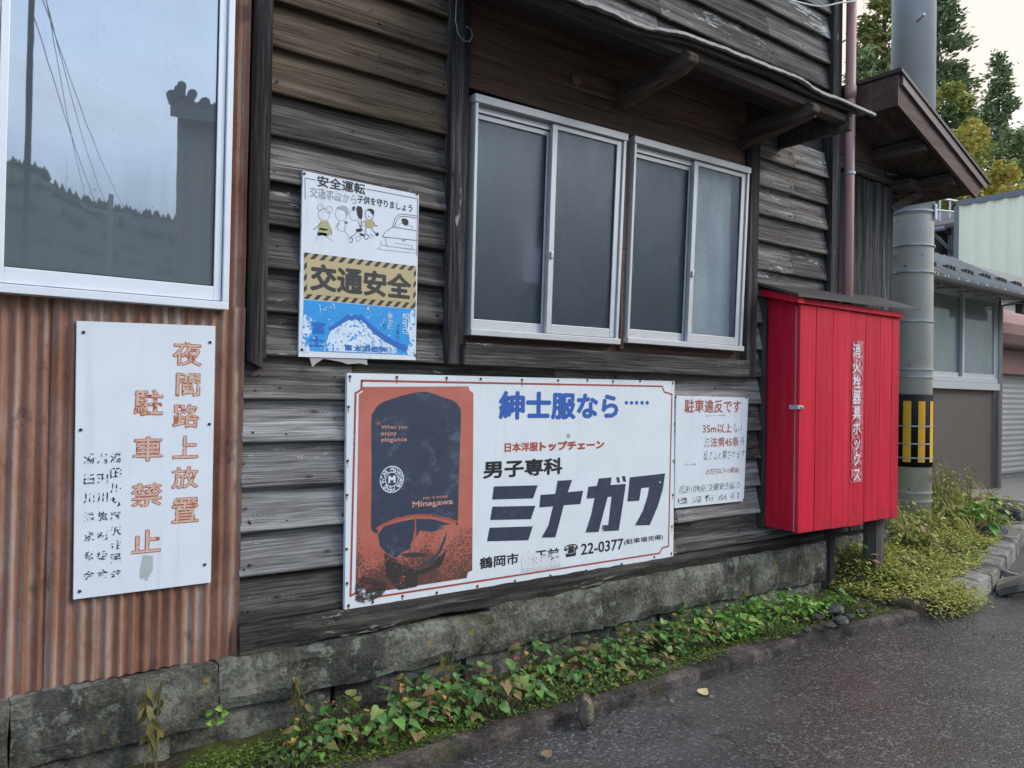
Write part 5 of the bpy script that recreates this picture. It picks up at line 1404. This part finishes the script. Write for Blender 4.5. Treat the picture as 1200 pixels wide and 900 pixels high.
def broadleaf(name, label, base, h, r, mat, seed, n=5200, group=None, low=.25, ls=.3):
    g = random.Random(seed)
    t = thing(name, label, 'tree', base, group); b = Vector(base)
    m = MB(); m.tube([b + Vector((0, 0, -.4)), b + Vector((.05, .05, h * .35)), b + Vector((0, .1, h * .6))], [h * .022, h * .016, h * .01], 8)
    cl = []
    for i in range(34):
        an = g.uniform(0, 6.283); v = g.uniform(low, 1); rr_ = r * math.sqrt(g.random()) * math.sin(math.pi * min(.95, .25 + .72 * (1 - v) + .1)) * 1.05
        c = b + Vector((math.cos(an) * rr_, math.sin(an) * rr_, h * v)); cl.append((c, g.uniform(.28, .62) * r * .55))
        if i % 2 == 0: m.tube([b + Vector((0, .05, h * g.uniform(.25, .5))), b.lerp(c, .7) + Vector((0, 0, h * .08)), c], [.07, .04, .012], 5, False)
    crown = MB()
    for i in range(n):
        c, rr_ = g.choice(cl)
        d = Vector((g.gauss(0, 1), g.gauss(0, 1), g.gauss(0, .75))).normalized()
        p = c + d * rr_ * g.uniform(.45, 1.1)
        quad_leaf(crown, p, Vector((g.gauss(0, 1), g.gauss(0, 1), g.gauss(0, .5) - .3)), Vector((g.gauss(0, .5), g.gauss(0, .5), 1)), g.uniform(.6, 1.2) * ls, g.uniform(.35, .7) * ls)
    m.build('trunk', M['bark'], t); crown.build('crown', mat, t)
    return t
def at_depth(px, py, dep): p = D(px, py, dep); return p
def tree_at(px, dep, z0=0): p = D(px, 470, dep); return (p.x, p.y, z0)
def top_h(py, px, dep): return D(px, py, dep).z
conifer('cedar_tree', 'pointed dark cedar tree standing alone against the sky at the far right', tree_at(1166, 42), top_h(58, 1166, 42), 3.9, M['cedar'], 3, 1.15)
conifer('cedar_tree', 'tall dark cedar tree rising just right of the utility pole', tree_at(1092, 34), 21.5, 3.6, M['cedar'], 5, 1.1)
conifer('cedar_tree', 'yellowish green cedar tree seen between the drainpipe and the utility pole', tree_at(1030, 30), 18.5, 3.0, M['cedar_pale'], 8, 1.1)
conifer('cedar_tree', 'dark cedar tree low behind the lean-to roof left of the utility pole', tree_at(1012, 26), top_h(55, 1012, 26), 2.4, M['cedar'], 9, 1.2)
broadleaf('autumn_tree', 'golden yellow autumn tree between the lean-to roof and the green warehouse', tree_at(1146, 25), 10.6, 1.7, M['autumn'], 12, 11000, ls=.22)
broadleaf('autumn_tree', 'yellow green tree just above the lean-to bargeboard', tree_at(1112, 28), 12.6, 1.7, M['olive_yellow'], 14, 9000, ls=.22)
broadleaf('leafy_tree', 'grey green broad tree at the right edge below the lone cedar', tree_at(1205, 29), 11.0, 1.9, M['olive'], 17, 9000, ls=.24)

# ------------------------------------------------------------------ across the road (seen in the left window)
m = MB(); vs = []; NX = 130
g = random.Random(4)
for i in range(NX + 1):
    x = -260 + 620 * i / NX
    sl = .205 + .045 * math.exp(-((x / 150 - .09) / .07) ** 2) + .012 * mnoise.noise(Vector((x * .02, 0, 0))) + .02 * math.exp(-((x / 150 + .6) / .4) ** 2)
    zt = sl * 150 + 1.2 * mnoise.noise(Vector((x * .11, 5, 0)))
    for j in range(9):
        v = j / 8
        vs.append((x, -147 + 90 * (1 - v) ** 1.0, -1 + zt * v ** 1.25 + 1.5 * mnoise.noise(Vector((x * .07, v * 6, 2)))))
    vs.append((x, -330, -1))
k = 10
m.add(vs, [(i * k + j, (i + 1) * k + j, (i + 1) * k + j + 1, i * k + j + 1) for i in range(NX) for j in range(k - 1)])
M['forest'] = plain('forest_green', (.05, .07, .045), .95, var=.6, scale=.35)
tag(m.build('hill', M['forest']), kind='structure')
m = MB()
for i in range(3600):
    x = g.uniform(-60, 140); ii = (x + 260) / 620 * NX; i0 = int(ii); fr_ = ii - i0
    v = g.choice((1, 1, .95, .9, .8, .7, .6)); j = int(v * 8)
    a_, b_ = Vector(vs[i0 * k + j]), Vector(vs[(i0 + 1) * k + j]); p = a_.lerp(b_, fr_) + Vector((0, g.uniform(-2, 2), -.4))
    h_ = g.uniform(.7, 1.8); r_ = h_ * .42
    m.add([p + Vector((r_ * math.cos(q * 1.2566), r_ * math.sin(q * 1.2566), 0)) for q in range(5)] + [p + Vector((0, 0, h_))], [(q, (q + 1) % 5, 5) for q in range(5)])
tag(m.build('hill_forest', M['forest']), 'distant dark conifers covering the hill across the road', 'forest', kind='stuff')
def refl(px, py, L):                        # where the thing mirrored at this pixel of the window stands
    d = ray(px, py); d = d / abs(d.y); return Vector((d.x * L, 3 - L, 1.35 + d.z * L))
L = 14.5
a_ = refl(208, 140, L); e_ = refl(215, 107, L)
oh = thing('opposite_house', 'plain brown house with a tiled roof across the road, mirrored in the left window', 'house', (a_.x, a_.y, 0))
HZ = a_.z + .05
m = MB(); m.box(a_.x, a_.x + 4.2, a_.y - 5, a_.y, -.3, HZ); m.box(a_.x, a_.x + .12, a_.y - .02, a_.y + .03, -.3, HZ); m.box(a_.x + .5, a_.x + .56, a_.y - .02, a_.y + .02, -.3, HZ)
m.build('wall', plain('brown_plaster', (.24, .20, .14), .9), oh)
m = MB(); m.hexa([(a_.x - .12, a_.y + .4, HZ - .14), (a_.x + 4.4, a_.y + .4, HZ - .14), (a_.x + 4.4, a_.y + .4, HZ + .16), (a_.x - .12, a_.y + .4, HZ + .16)], [(a_.x - .12, a_.y - 2.5, HZ + .9), (a_.x + 4.4, a_.y - 2.5, HZ + .9), (a_.x + 4.4, a_.y - 2.5, HZ + 1.05), (a_.x - .12, a_.y - 2.5, HZ + 1.05)])
for i in range(18): m.tube([(a_.x - .08 + i * .25, a_.y + .46, HZ + .16), (a_.x - .08 + i * .25, a_.y - 2.4, HZ + 1.02)], .085, 8)
for q, (dx, dz, r_) in enumerate(((-.10, .20, .09), (.02, .30, .10), (.05, .40, .075), (.22, .30, .08))): m.tube([(a_.x + dx, a_.y + .44 - q * .02, HZ + dz), (a_.x + dx, a_.y - 2.3, HZ + dz + .8)], r_, 9)
m.build('roof', plain('glazed_roof_tile', (.075, .065, .06), .4), oh)
oh.rotation_euler = (0, 0, math.atan(.257))
p_ = refl(33, 100, 19); op = thing('slim_utility_pole', 'slim dark pole with wires across the road, mirrored at the left edge of the window', 'utility pole', (p_.x, p_.y, -.2))
m = MB(); m.tube([(p_.x, p_.y, -.3), (p_.x + .03, p_.y, 11)], [.07, .055], 10); m.build('shaft', M['black_wrap'], op)
q_ = refl(130, 228, 58); fp = thing('far_utility_pole', 'far crossarm utility pole in front of the hill, mirrored in the left window', 'utility pole', (q_.x, q_.y, -.3))
m = MB(); m.tube([(q_.x, q_.y, -.3), (q_.x, q_.y, q_.z)], [.22, .16], 10); m.build('shaft', plain('grey_pole', (.3, .3, .3), .8), fp)
m = MB(); m.bar((q_.x - 1.3, q_.y, q_.z - 1.2), (q_.x + 1.3, q_.y, q_.z - 1.2), .14, .16); m.build('crossarm', plain('grey_arm', (.3, .3, .3), .8), fp)
for k_, (za, zb, dx) in enumerate(((10.6, -1.15, -1.2), (10.2, -1.15, 0), (9.8, -1.15, 1.2), (9.0, -2.6, .2))):
    m = MB(); A = Vector((p_.x + .05, p_.y, za)); B = Vector((q_.x + dx, q_.y, q_.z + zb)); pts = []
    for i in range(15):
        u = i / 14; pts.append(A.lerp(B, u) - Vector((0, 0, 1.2 * 4 * u * (1 - u) * .6)))
    m.tube(pts, .010, 5); m.build('wire', M['black_wrap'], op)

# ------------------------------------------------------------------ plants on the verge
def leaf_mesh(m, base, d, nrm, L, Wd, kind='heart', curl=.15):
    d = d.normalized(); s = d.cross(nrm)
    if s.length < 1e-4: s = d.cross(Vector((1, .2, 0)))
    s.normalize(); n = s.cross(d).normalized()
    if n.z < 0 and abs(d.z) < .9: n = -n
    if kind == 'heart': out_ = [(-.10, .26), (.05, .48), (.3, .5), (.6, .33), (.85, .12)]
    elif kind == 'oval': out_ = [(.08, .2), (.3, .42), (.55, .45), (.8, .28), (.93, .1)]
    else: out_ = [(.1, .3), (.35, .42), (.6, .40), (.85, .25), (.95, .1)]
    mid = [base + d * (L * a_) - n * (curl * L * (a_ ** 2)) for a_ in (0, .3, .6, .85, 1.0)]
    le = [base + d * (L * a_) + s * (Wd * b_) + n * (Wd * b_ * .2 - curl * L * max(0, a_) ** 2) for a_, b_ in out_]
    ri = [base + d * (L * a_) - s * (Wd * b_) + n * (Wd * b_ * .2 - curl * L * max(0, a_) ** 2) for a_, b_ in out_]
    vs = mid + le + ri
    fs = []
    for o in (5, 10):
        fs += [(0, o, o + 1), (0, o + 1, o + 2, 1), (1, o + 2, o + 3, 2), (2, o + 3, o + 4, 3), (3, o + 4, 4)]
    m.add(vs, fs)
def make_plant(name, seed, kind, n, R_, H, L, mat, stem_mat):
    g = random.Random(seed)
    t = thing(name, None, None, (0, 0, 0))
    lf, st = MB(), MB()
    for i in range(n):
        an = g.uniform(0, 6.283); r_ = R_ * math.sqrt(g.random()); h_ = H * g.uniform(.35, 1.0) * (1 - .35 * (r_ / R_))
        p = Vector((math.cos(an) * r_, math.sin(an) * r_, h_))
        b = Vector((p.x * .45, p.y * .45, -.02))
        st.tube([b, b.lerp(p, .55) + Vector((0, 0, .01)), p], [.0022, .0018, .0012], 4, False)
        l_ = L * g.uniform(.4, 1.25)
        d = Vector((math.cos(an) + g.gauss(0, .6), math.sin(an) + g.gauss(0, .6) - .35, g.uniform(-.7, .25)))
        leaf_mesh(lf, p, d, Vector((g.gauss(0, .3), g.gauss(0, .3) - .25, 1)), l_, l_ * g.uniform(.75, .95) if kind == 'heart' else l_ * .6, kind, g.uniform(.05, .35))
    lf.build('leaves', mat, t); st.build('stems', stem_mat, t)
    return t
def copy_tree(o, parent=None):
    c = o.copy(); COL.objects.link(c)
    if parent: c.parent = parent
    for ch in list(o.children): copy_tree(ch, c)
    return c
protoA = [make_plant('heart_leaved_plant', 100 + i, 'heart', 24, .13, .18, .055, M['leaf_heart'], M['stem_red']) for i in range(5)]
protoB = [make_plant('fresh_green_plant', 200 + i, 'oval', 30, .11, .20, .058, M['leaf_green'], M['stem']) for i in range(4)]
protoC = [make_plant('yellowing_weed', 300 + i, 'oval', 30, .15, .20, .055, M['leaf_yellow'], M['stem']) for i in range(4)]
protoD = [make_plant('small_leaved_plant', 500 + i, 'oval', 44, .11, .11, .026, M['leaf_moss'], M['stem']) for i in range(4)]
used = set()
def put(protos, x, y, label, cat, group, sc=1.0, z=None):
    i = rnd.randrange(len(protos)); o = protos[i]
    if id(o) in used: o = copy_tree(o)
    else: used.add(id(o))
    o.location = (x, y, gz(x, y) if z is None else z); o.rotation_euler = (0, 0, rnd.uniform(0, 6.28)); o.scale = (sc, sc, sc * rnd.uniform(.85, 1.15))
    return tag(o, label, cat, group)
for i in range(66):
    x = 1.05 + 2.55 * (i + rnd.random()) / 66
    dens = sst((x - .9) / .7)
    if mnoise.noise(Vector((x * 4.2, 3, 1))) < -.28: continue
    y = rnd.uniform(-.40, -.08)
    put(protoA, x, y, 'low heart leaved plant with green, red and yellow leaves below the shop sign', 'plant', 'heart leaved plants along the wall', rnd.uniform(.55, .95) * (.8 + .2 * dens))
for i in range(28):
    x = 1.0 + 3.8 * (i + rnd.random()) / 28
    put(protoD, x, rnd.uniform(-.42, -.22), 'small leaved weed spilling towards the kerb at the front of the wall strip', 'plant', 'small leaved weeds by the kerb', rnd.uniform(.7, 1.25))
for i in range(26):
    x = 3.45 + 1.32 * (i + rnd.random()) / 26; y = rnd.uniform(-.34, -.07)
    put(protoB, x, y, 'fresh green leafy plant in the clump left of the red box', 'plant', 'fresh green plants along the wall', rnd.uniform(.6, 1.0) * (1 if x < 4.5 else .7))
n_c = 0
for i in range(1200):
    x = rnd.uniform(5.05, 9.3); y = ky(x) + rnd.uniform(.22, 1.9)
    if y > 1.25 or n_c >= 130: continue
    if x < 6.15 and y > .02: continue
    if (x - PX) ** 2 + (y - PY) ** 2 < .1: continue
    if abs(x - 5.45) < .1 and abs(y + .1) < .1: continue
    n_c += 1
    put(protoC, x, y, 'yellow green weed on the bank round the utility pole', 'plant', 'weeds on the bank', (rnd.uniform(.3, .6) if y < ky(x) + .55 else rnd.uniform(.6, 1.3)))
# tiny leaved ground cover: nobody could count it
def cover(name, label, n, area, mat, size, seed, zoff=.0, lump=.03):
    g = random.Random(seed); m = MB(); c_ = 0
    while c_ < n:
        x, y = area(g)
        dn = mnoise.noise(Vector((x * 3.2, y * 3.2, seed)))
        if dn < g.uniform(-.5, .25): continue
        c_ += 1
        z = gz(x, y) + zoff + g.random() ** 2 * lump
        an = g.uniform(0, 6.28)
        l_ = size * g.uniform(.6, 1.4)
        d = Vector((math.cos(an), math.sin(an), g.uniform(-.3, .6))); s = Vector((-math.sin(an), math.cos(an), g.uniform(-.3, .3)))
        p = Vector((x, y, z))
        m.add([p, p + d * l_ * .5 + s * l_ * .32, p + d * l_, p + d * l_ * .5 - s * l_ * .32], [(0, 1, 2, 3)])
    tag(m.build(name, mat), label, 'ground cover', kind='stuff')
cover('moss', 'bright green moss and tiny leaves along the kerb below the wall', 22000, lambda g: (lambda x: (x, ky(x) + .06 + .36 * g.random() ** 1.4))(g.uniform(.7, 4.85)), M['leaf_moss'], .013, 5, .0, .035)
cover('creeping_weeds', 'yellow green creeping weeds covering the bank by the red box', 42000, lambda g: (lambda x: (x, ky(x) + .12 + g.random() ** 1.3 * (1.6 if x > 6.1 else .65)))(g.uniform(5.0, 9.4)), M['leaf_creeper'], .021, 6, .0, .06)
# weeds hanging over the kerb by the corner
g = random.Random(31); m = MB()
for i in range(3200):
    x = g.gauss(5.42, .2)
    if not 5.0 < x < 5.85: continue
    y = ky(x) + .1 - g.random() * .2; z = .12 - max(0, (ky(x) + .05 - y)) * g.uniform(.2, .9) + g.random() * .03
    an = g.uniform(0, 6.28); l_ = g.uniform(.01, .022); p = Vector((x, y, max(.006, z)))
    d = Vector((math.cos(an), math.sin(an), g.uniform(-.6, .3))); s = Vector((-math.sin(an), math.cos(an), .2))
    m.add([p, p + d * l_ * .5 + s * l_ * .35, p + d * l_, p + d * l_ * .5 - s * l_ * .35], [(0, 1, 2, 3)])
tag(m.build('trailing_weeds', M['leaf_creeper']), 'pale yellow green creeper trailing over the kerb at its corner', 'ground cover', kind='stuff')
m = MB(); m.box(5.02, 5.6, -.58, -.4, -.05, .095); tag(m.build('kerb', M['kerb'], bevel=.02), kind='structure')

# grass tufts with arching blades
def make_tuft(seed, n, L, mat):
    g = random.Random(seed); t = thing('grass_tuft', None, None)
    m = MB()
    for i in range(n):
        an = g.uniform(0, 6.283); l_ = L * g.uniform(.5, 1.1); w = g.uniform(.003, .007); lean = g.uniform(.25, .75)
        d = Vector((math.cos(an), math.sin(an), 0)); s = Vector((-d.y, d.x, 0)) * w
        b = Vector((g.gauss(0, .03), g.gauss(0, .03), -.02)); vs = []
        for q in range(6):
            u = q / 5; p = b + d * (l_ * lean * u ** 1.6) + Vector((0, 0, l_ * (u - .55 * lean * u ** 2.4)))
            k_ = (1 - u ** 2) + .05
            vs += [p + s * k_, p - s * k_]
        m.add(vs, [(2 * q, 2 * q + 1, 2 * q + 3, 2 * q + 2) for q in range(5)])
    m.build('blades', mat, t)
    return t
tf = [make_tuft(i, 26, .42, M['grass_dry']) for i in range(3)]
for x, y in ((6.75, .15), (8.2, .42), (8.05, .75), (8.6, .6), (8.9, .85), (9.2, .95), (9.5, 1.0), (8.45, .95), (9.7, .9), (6.45, .25), (7.0, .5), (8.0, .5), (8.3, .7), (8.7, .8), (8.85, .6), (9.1, 1.1), (9.35, .75), (7.95, .95), (6.3, .1)):
    put(tf, x, y, 'tuft of dry arching grass on the bank round the utility pole', 'grass', 'grass tufts on the bank', rnd.uniform(.6, 1.15))
def make_tall(seed, n, H, mat):
    g = random.Random(seed); t = thing('tall_weed', None, None); st, lf = MB(), MB()
    for i in range(n):
        an = g.uniform(0, 6.283); b = Vector((g.gauss(0, .03), g.gauss(0, .03), -.02)); h_ = H * g.uniform(.6, 1.05); l_ = g.uniform(.1, .35)
        top = b + Vector((math.cos(an) * h_ * l_, math.sin(an) * h_ * l_, h_)); mid = b.lerp(top, .5) + Vector((0, 0, .06 * h_))
        st.tube([b, mid, top], [.0035, .0025, .0012], 4, False)
        for k in range(11):
            u = g.uniform(.2, 1); p = b.lerp(mid, u * 2) if u < .5 else mid.lerp(top, u * 2 - 1); a2 = g.uniform(0, 6.28)
            leaf_mesh(lf, p, Vector((math.cos(a2), math.sin(a2), g.uniform(-.4, .5))), Vector((0, -.2, 1)), g.uniform(.03, .075), g.uniform(.012, .03), 'oval', .25)
    st.build('stems', M['stem'], t); lf.build('leaves', mat, t)
    return t
tw = [make_tall(600 + i, 5, .5, M['leaf_yellow']) for i in range(3)]
for x, y in ((7.05, .35), (8.15, .62), (8.35, .5), (8.6, .75), (8.75, .95), (8.95, .8), (9.15, 1.05), (9.3, .95), (9.45, 1.1), (8.5, 1.05), (8.1, .95), (9.0, 1.15), (9.6, 1.05), (8.3, .85)):
    put(tw, x, y, 'tall loose yellow green weed on the bank in front of the low brown house', 'plant', 'tall weeds on the bank', rnd.uniform(.6, 1.1))
tg = [make_tuft(20 + i, 22, .34, M['leaf_creeper']) for i in range(2)]
for i in range(22):
    x = rnd.uniform(6.9, 9.5); y = ky(x) + rnd.uniform(.25, .7)
    if (x - PX) ** 2 + (y - PY) ** 2 < .15: continue
    put(tg, x, y, 'fresh yellow green grass tuft just behind the pale kerb', 'grass', 'fresh grass tufts behind the kerb', rnd.uniform(.5, 1.0))
# bushy green plant by the kerb end and two more
pg_ = make_plant('broadleaf_weed', 410, 'heart', 46, .17, .42, .10, M['leaf_green'], M['stem'])
x, y = 8.05, .22; pg_.location = (x, y, gz(x, y)); tag(pg_, 'upright bright green broad leaved weed near the end of the kerb', 'plant')
pg_ = make_plant('bushy_weed', 411, 'oval', 70, .3, .42, .09, M['leaf_yellow'], M['stem'])
x, y = 8.6, .42; pg_.location = (x, y, gz(x, y)); tag(pg_, 'bushy yellow weed beside the concrete drive', 'plant')
# withered stalks against the stone footing
def withered(name, px, py, h, seed, label, yy=-.12, n=16):
    p = W(px, py, yy); g = random.Random(seed)
    z0 = min(p.z, gz(p.x, yy)) if p.z > 0 else gz(p.x, yy)
    base = Vector((p.x, yy, gz(p.x, yy)))
    t = thing(name, label, 'plant', base)
    st, lf = MB(), MB()
    for s_ in range(3):
        top = base + Vector((g.uniform(-.09, .09), g.uniform(-.04, .04), h * g.uniform(.7, 1)))
        mid = base.lerp(top, .6) + Vector((g.uniform(-.03, .03), 0, 0))
        st.tube([base, mid, top, top + Vector((.03 * g.choice((-1, 1)), -.01, -.03))], [.004, .003, .002, .001], 5)
        for k_ in range(n // 3):
            u = g.uniform(.25, 1); q = base.lerp(mid, u / .6) if u < .6 else mid.lerp(top, (u - .6) / .4)
            leaf_mesh(lf, q, Vector((g.gauss(0, .7), g.gauss(0, .5) - .2, -1)), Vector((g.gauss(0, 1), -1, .3)), g.uniform(.04, .075), g.uniform(.018, .03), 'oval', .3)
    st.build('stalk', M['stem'], t); lf.build('leaves', M['leaf_dry'], t)
withered('withered_weed', 183, 900, .34, 3, 'withered drooping weed in front of the stone footing at the far left', -.12, 24)
withered('withered_weed', 355, 870, .26, 4, 'thin dead weed with few curled leaves against the stone left of the shop sign', -.06, 12)
withered('withered_weed', 523, 810, .24, 9, 'yellow wilting stalk among the heart leaved plants below the red sign panel', -.08, 14)
p = W(252, 837, -.06); cl = thing('clover_sprig', 'small bright green clover sprig growing from the stone joint below the rusty sheet', 'plant', (p.x, -.03, p.z))
lf, st = MB(), MB()
for k_ in range(5):
    q = Vector((p.x + .03 * math.cos(k_ * 1.3), -.07 - .01 * (k_ % 2), p.z + .028 * math.sin(k_ * 1.3)))
    st.tube([(p.x, -.03, p.z - .015), q], .0015, 4)
    for a_ in range(3): leaf_mesh(lf, q, Vector((math.cos(a_ * 2.1 + k_), -.3, math.sin(a_ * 2.1 + k_))), Vector((0, -1, .2)), .018, .018, 'heart', .1)
lf.build('leaves', M['leaf_green'], cl); st.build('stems', M['stem'], cl)

# ------------------------------------------------------------------ stones and fallen leaves
def lump(name, c, r, mat, seed, label, cat='stone', group=None):
    bmt = bmesh.new(); bmesh.ops.create_icosphere(bmt, subdivisions=3, radius=1)
    m = MB(); sx, sy, sz = r
    m.add([(c[0] + v.co.x * sx * (1 + .35 * mnoise.noise(v.co * 1.6 + Vector((seed, 0, 0)))), c[1] + v.co.y * sy * (1 + .35 * mnoise.noise(v.co * 1.6 + Vector((0, seed, 0)))), c[2] + v.co.z * sz * (1 + .3 * mnoise.noise(v.co * 1.9 + Vector((0, 0, seed))))) for v in bmt.verts], [[v.index for v in f.verts] for f in bmt.faces]); bmt.free()
    return tag(m.build(name, mat, loc=(c[0], c[1], c[2] - sz)), label, cat, group)
p = G(692, 856, 0)
lump('rock', (p.x, p.y + .03, .066), (.033, .034, .07), M['rock'], 9.1, 'upright tan chunk of rock standing on the road against the kerb')
p = G(965, 738, .08)
for k_, (px, py, s_) in enumerate(((972, 733, .035), (985, 728, .05), (958, 722, .045), (995, 722, .03), (1008, 716, .03), (978, 715, .06), (1035, 706, .022), (945, 738, .03), (1020, 716, .02), (1043, 702, .018))):
    q = G(px, py, .09); lump('rubble_stone', (q.x, q.y, .082 + s_ * .25), (s_ * 1.1, s_ * .8, s_ * .5), M['rubble'], k_ * 3.1, 'small grey broken stone on the kerb below the red box', 'stone', 'rubble under the red box')
def flat_leaf(px, py, s_, mat, label, name='fallen_leaf'):
    q = G(px, py, .012); m = MB()
    leaf_mesh(m, q, Vector((1, .3, .02)), Vector((.1, -.2, 1)), s_, s_ * .8, 'heart', -.12)
    tag(m.build(name, mat, loc=q), label, 'leaf')
flat_leaf(822, 813, .062, M['leaf_fallen'], 'pale yellow fallen leaf lying alone on the road beside the kerb')
flat_leaf(638, 886, .05, M['leaf_fallen_brown'], 'curled brown fallen leaf on the road near the bottom of the photo')
m = MB(); q = G(705, 860, .012); m.tube([q, q + Vector((.06, .02, .004)), q + Vector((.12, .06, .0))], .0018, 5); m.tube([q + Vector((.03, -.01, 0)), q + Vector((.05, .05, .008)), q + Vector((.055, .1, .0))], .0015, 5)
tag(m.build('twig', M['stem'], loc=q), 'thin pale twig on the road beside the upright rock', 'twig')
m = MB(); rn = random.Random(77)
for i in range(260):
    x = rn.uniform(1.2, 7.2); y = ky(x) - .02 - rn.random() ** 2 * .45; s_ = rn.uniform(.003, .009)
    m.add([(x - s_, y, .0), (x, y - s_, .0), (x + s_, y, 0), (x, y + s_, 0), (x, y, s_ * 1.2)], [(0, 1, 4), (1, 2, 4), (2, 3, 4), (3, 0, 4)])
tag(m.build('gravel', M['rubble']), 'loose grit scattered on the road along the kerb', 'gravel', kind='stuff')

for k_, (px, py, sc, rx, rz_) in enumerate(((1186, 690, .20, 24, 20), (1197, 684, .16, -14, 50))):
    q = G(px, py, .03)
    m = block(-sc, sc, -.03, .03, -sc * .45, sc * .45, .008, 300 + k_)
    rot = Matrix.Rotation(R(rz_), 3, 'Z') @ Matrix.Rotation(R(90 - rx), 3, 'X')
    m.v = [rot @ v + Vector((q.x, q.y, .055)) for v in m.v]
    tag(m.build('broken_slab', M['kerb_pale'], loc=(q.x, q.y, .0)), ('tilted broken concrete slab lying against the kerb end', 'smaller slab fragment at the right edge beside the kerb')[k_], 'slab')
for k_, (px, py, sx_, sz_) in enumerate(((1172, 596, .26, .10), (1190, 616, .3, .12), (1150, 640, .2, .08))):
    q = W(px, py, .75 - .25 * k_)
    z0 = gz(q.x, q.y)
    m = block(q.x - sx_, q.x + sx_, q.y - .16, q.y + .16, z0 - .03, z0 + sz_, .02, 320 + k_ * 7)
    tag(m.build('garden_stone', M['rubble'], loc=(q.x, q.y, z0)), ('flat stone at the top of the bank beside the concrete drive', 'larger stone in the weeds beside the end of the kerb', 'low mossy stone half hidden by weeds on the bank')[k_], 'stone')

rl = random.Random(12)
for k_ in range(9):
    x = rl.uniform(2.3, 6.0); y = ky(x) - rl.uniform(.03, .25); m = MB(); a_ = rl.uniform(0, 6.28)
    leaf_mesh(m, Vector((x, y, .012)), Vector((math.cos(a_), math.sin(a_), .05)), Vector((.1, -.2, 1)), rl.uniform(.02, .038), rl.uniform(.016, .026), 'oval', -.25)
    tag(m.build('fallen_leaf', M['leaf_fallen_brown'], loc=(x, y, .01)), 'tiny brown fallen leaf among the grit along the kerb', 'leaf', 'tiny fallen leaves along the kerb')
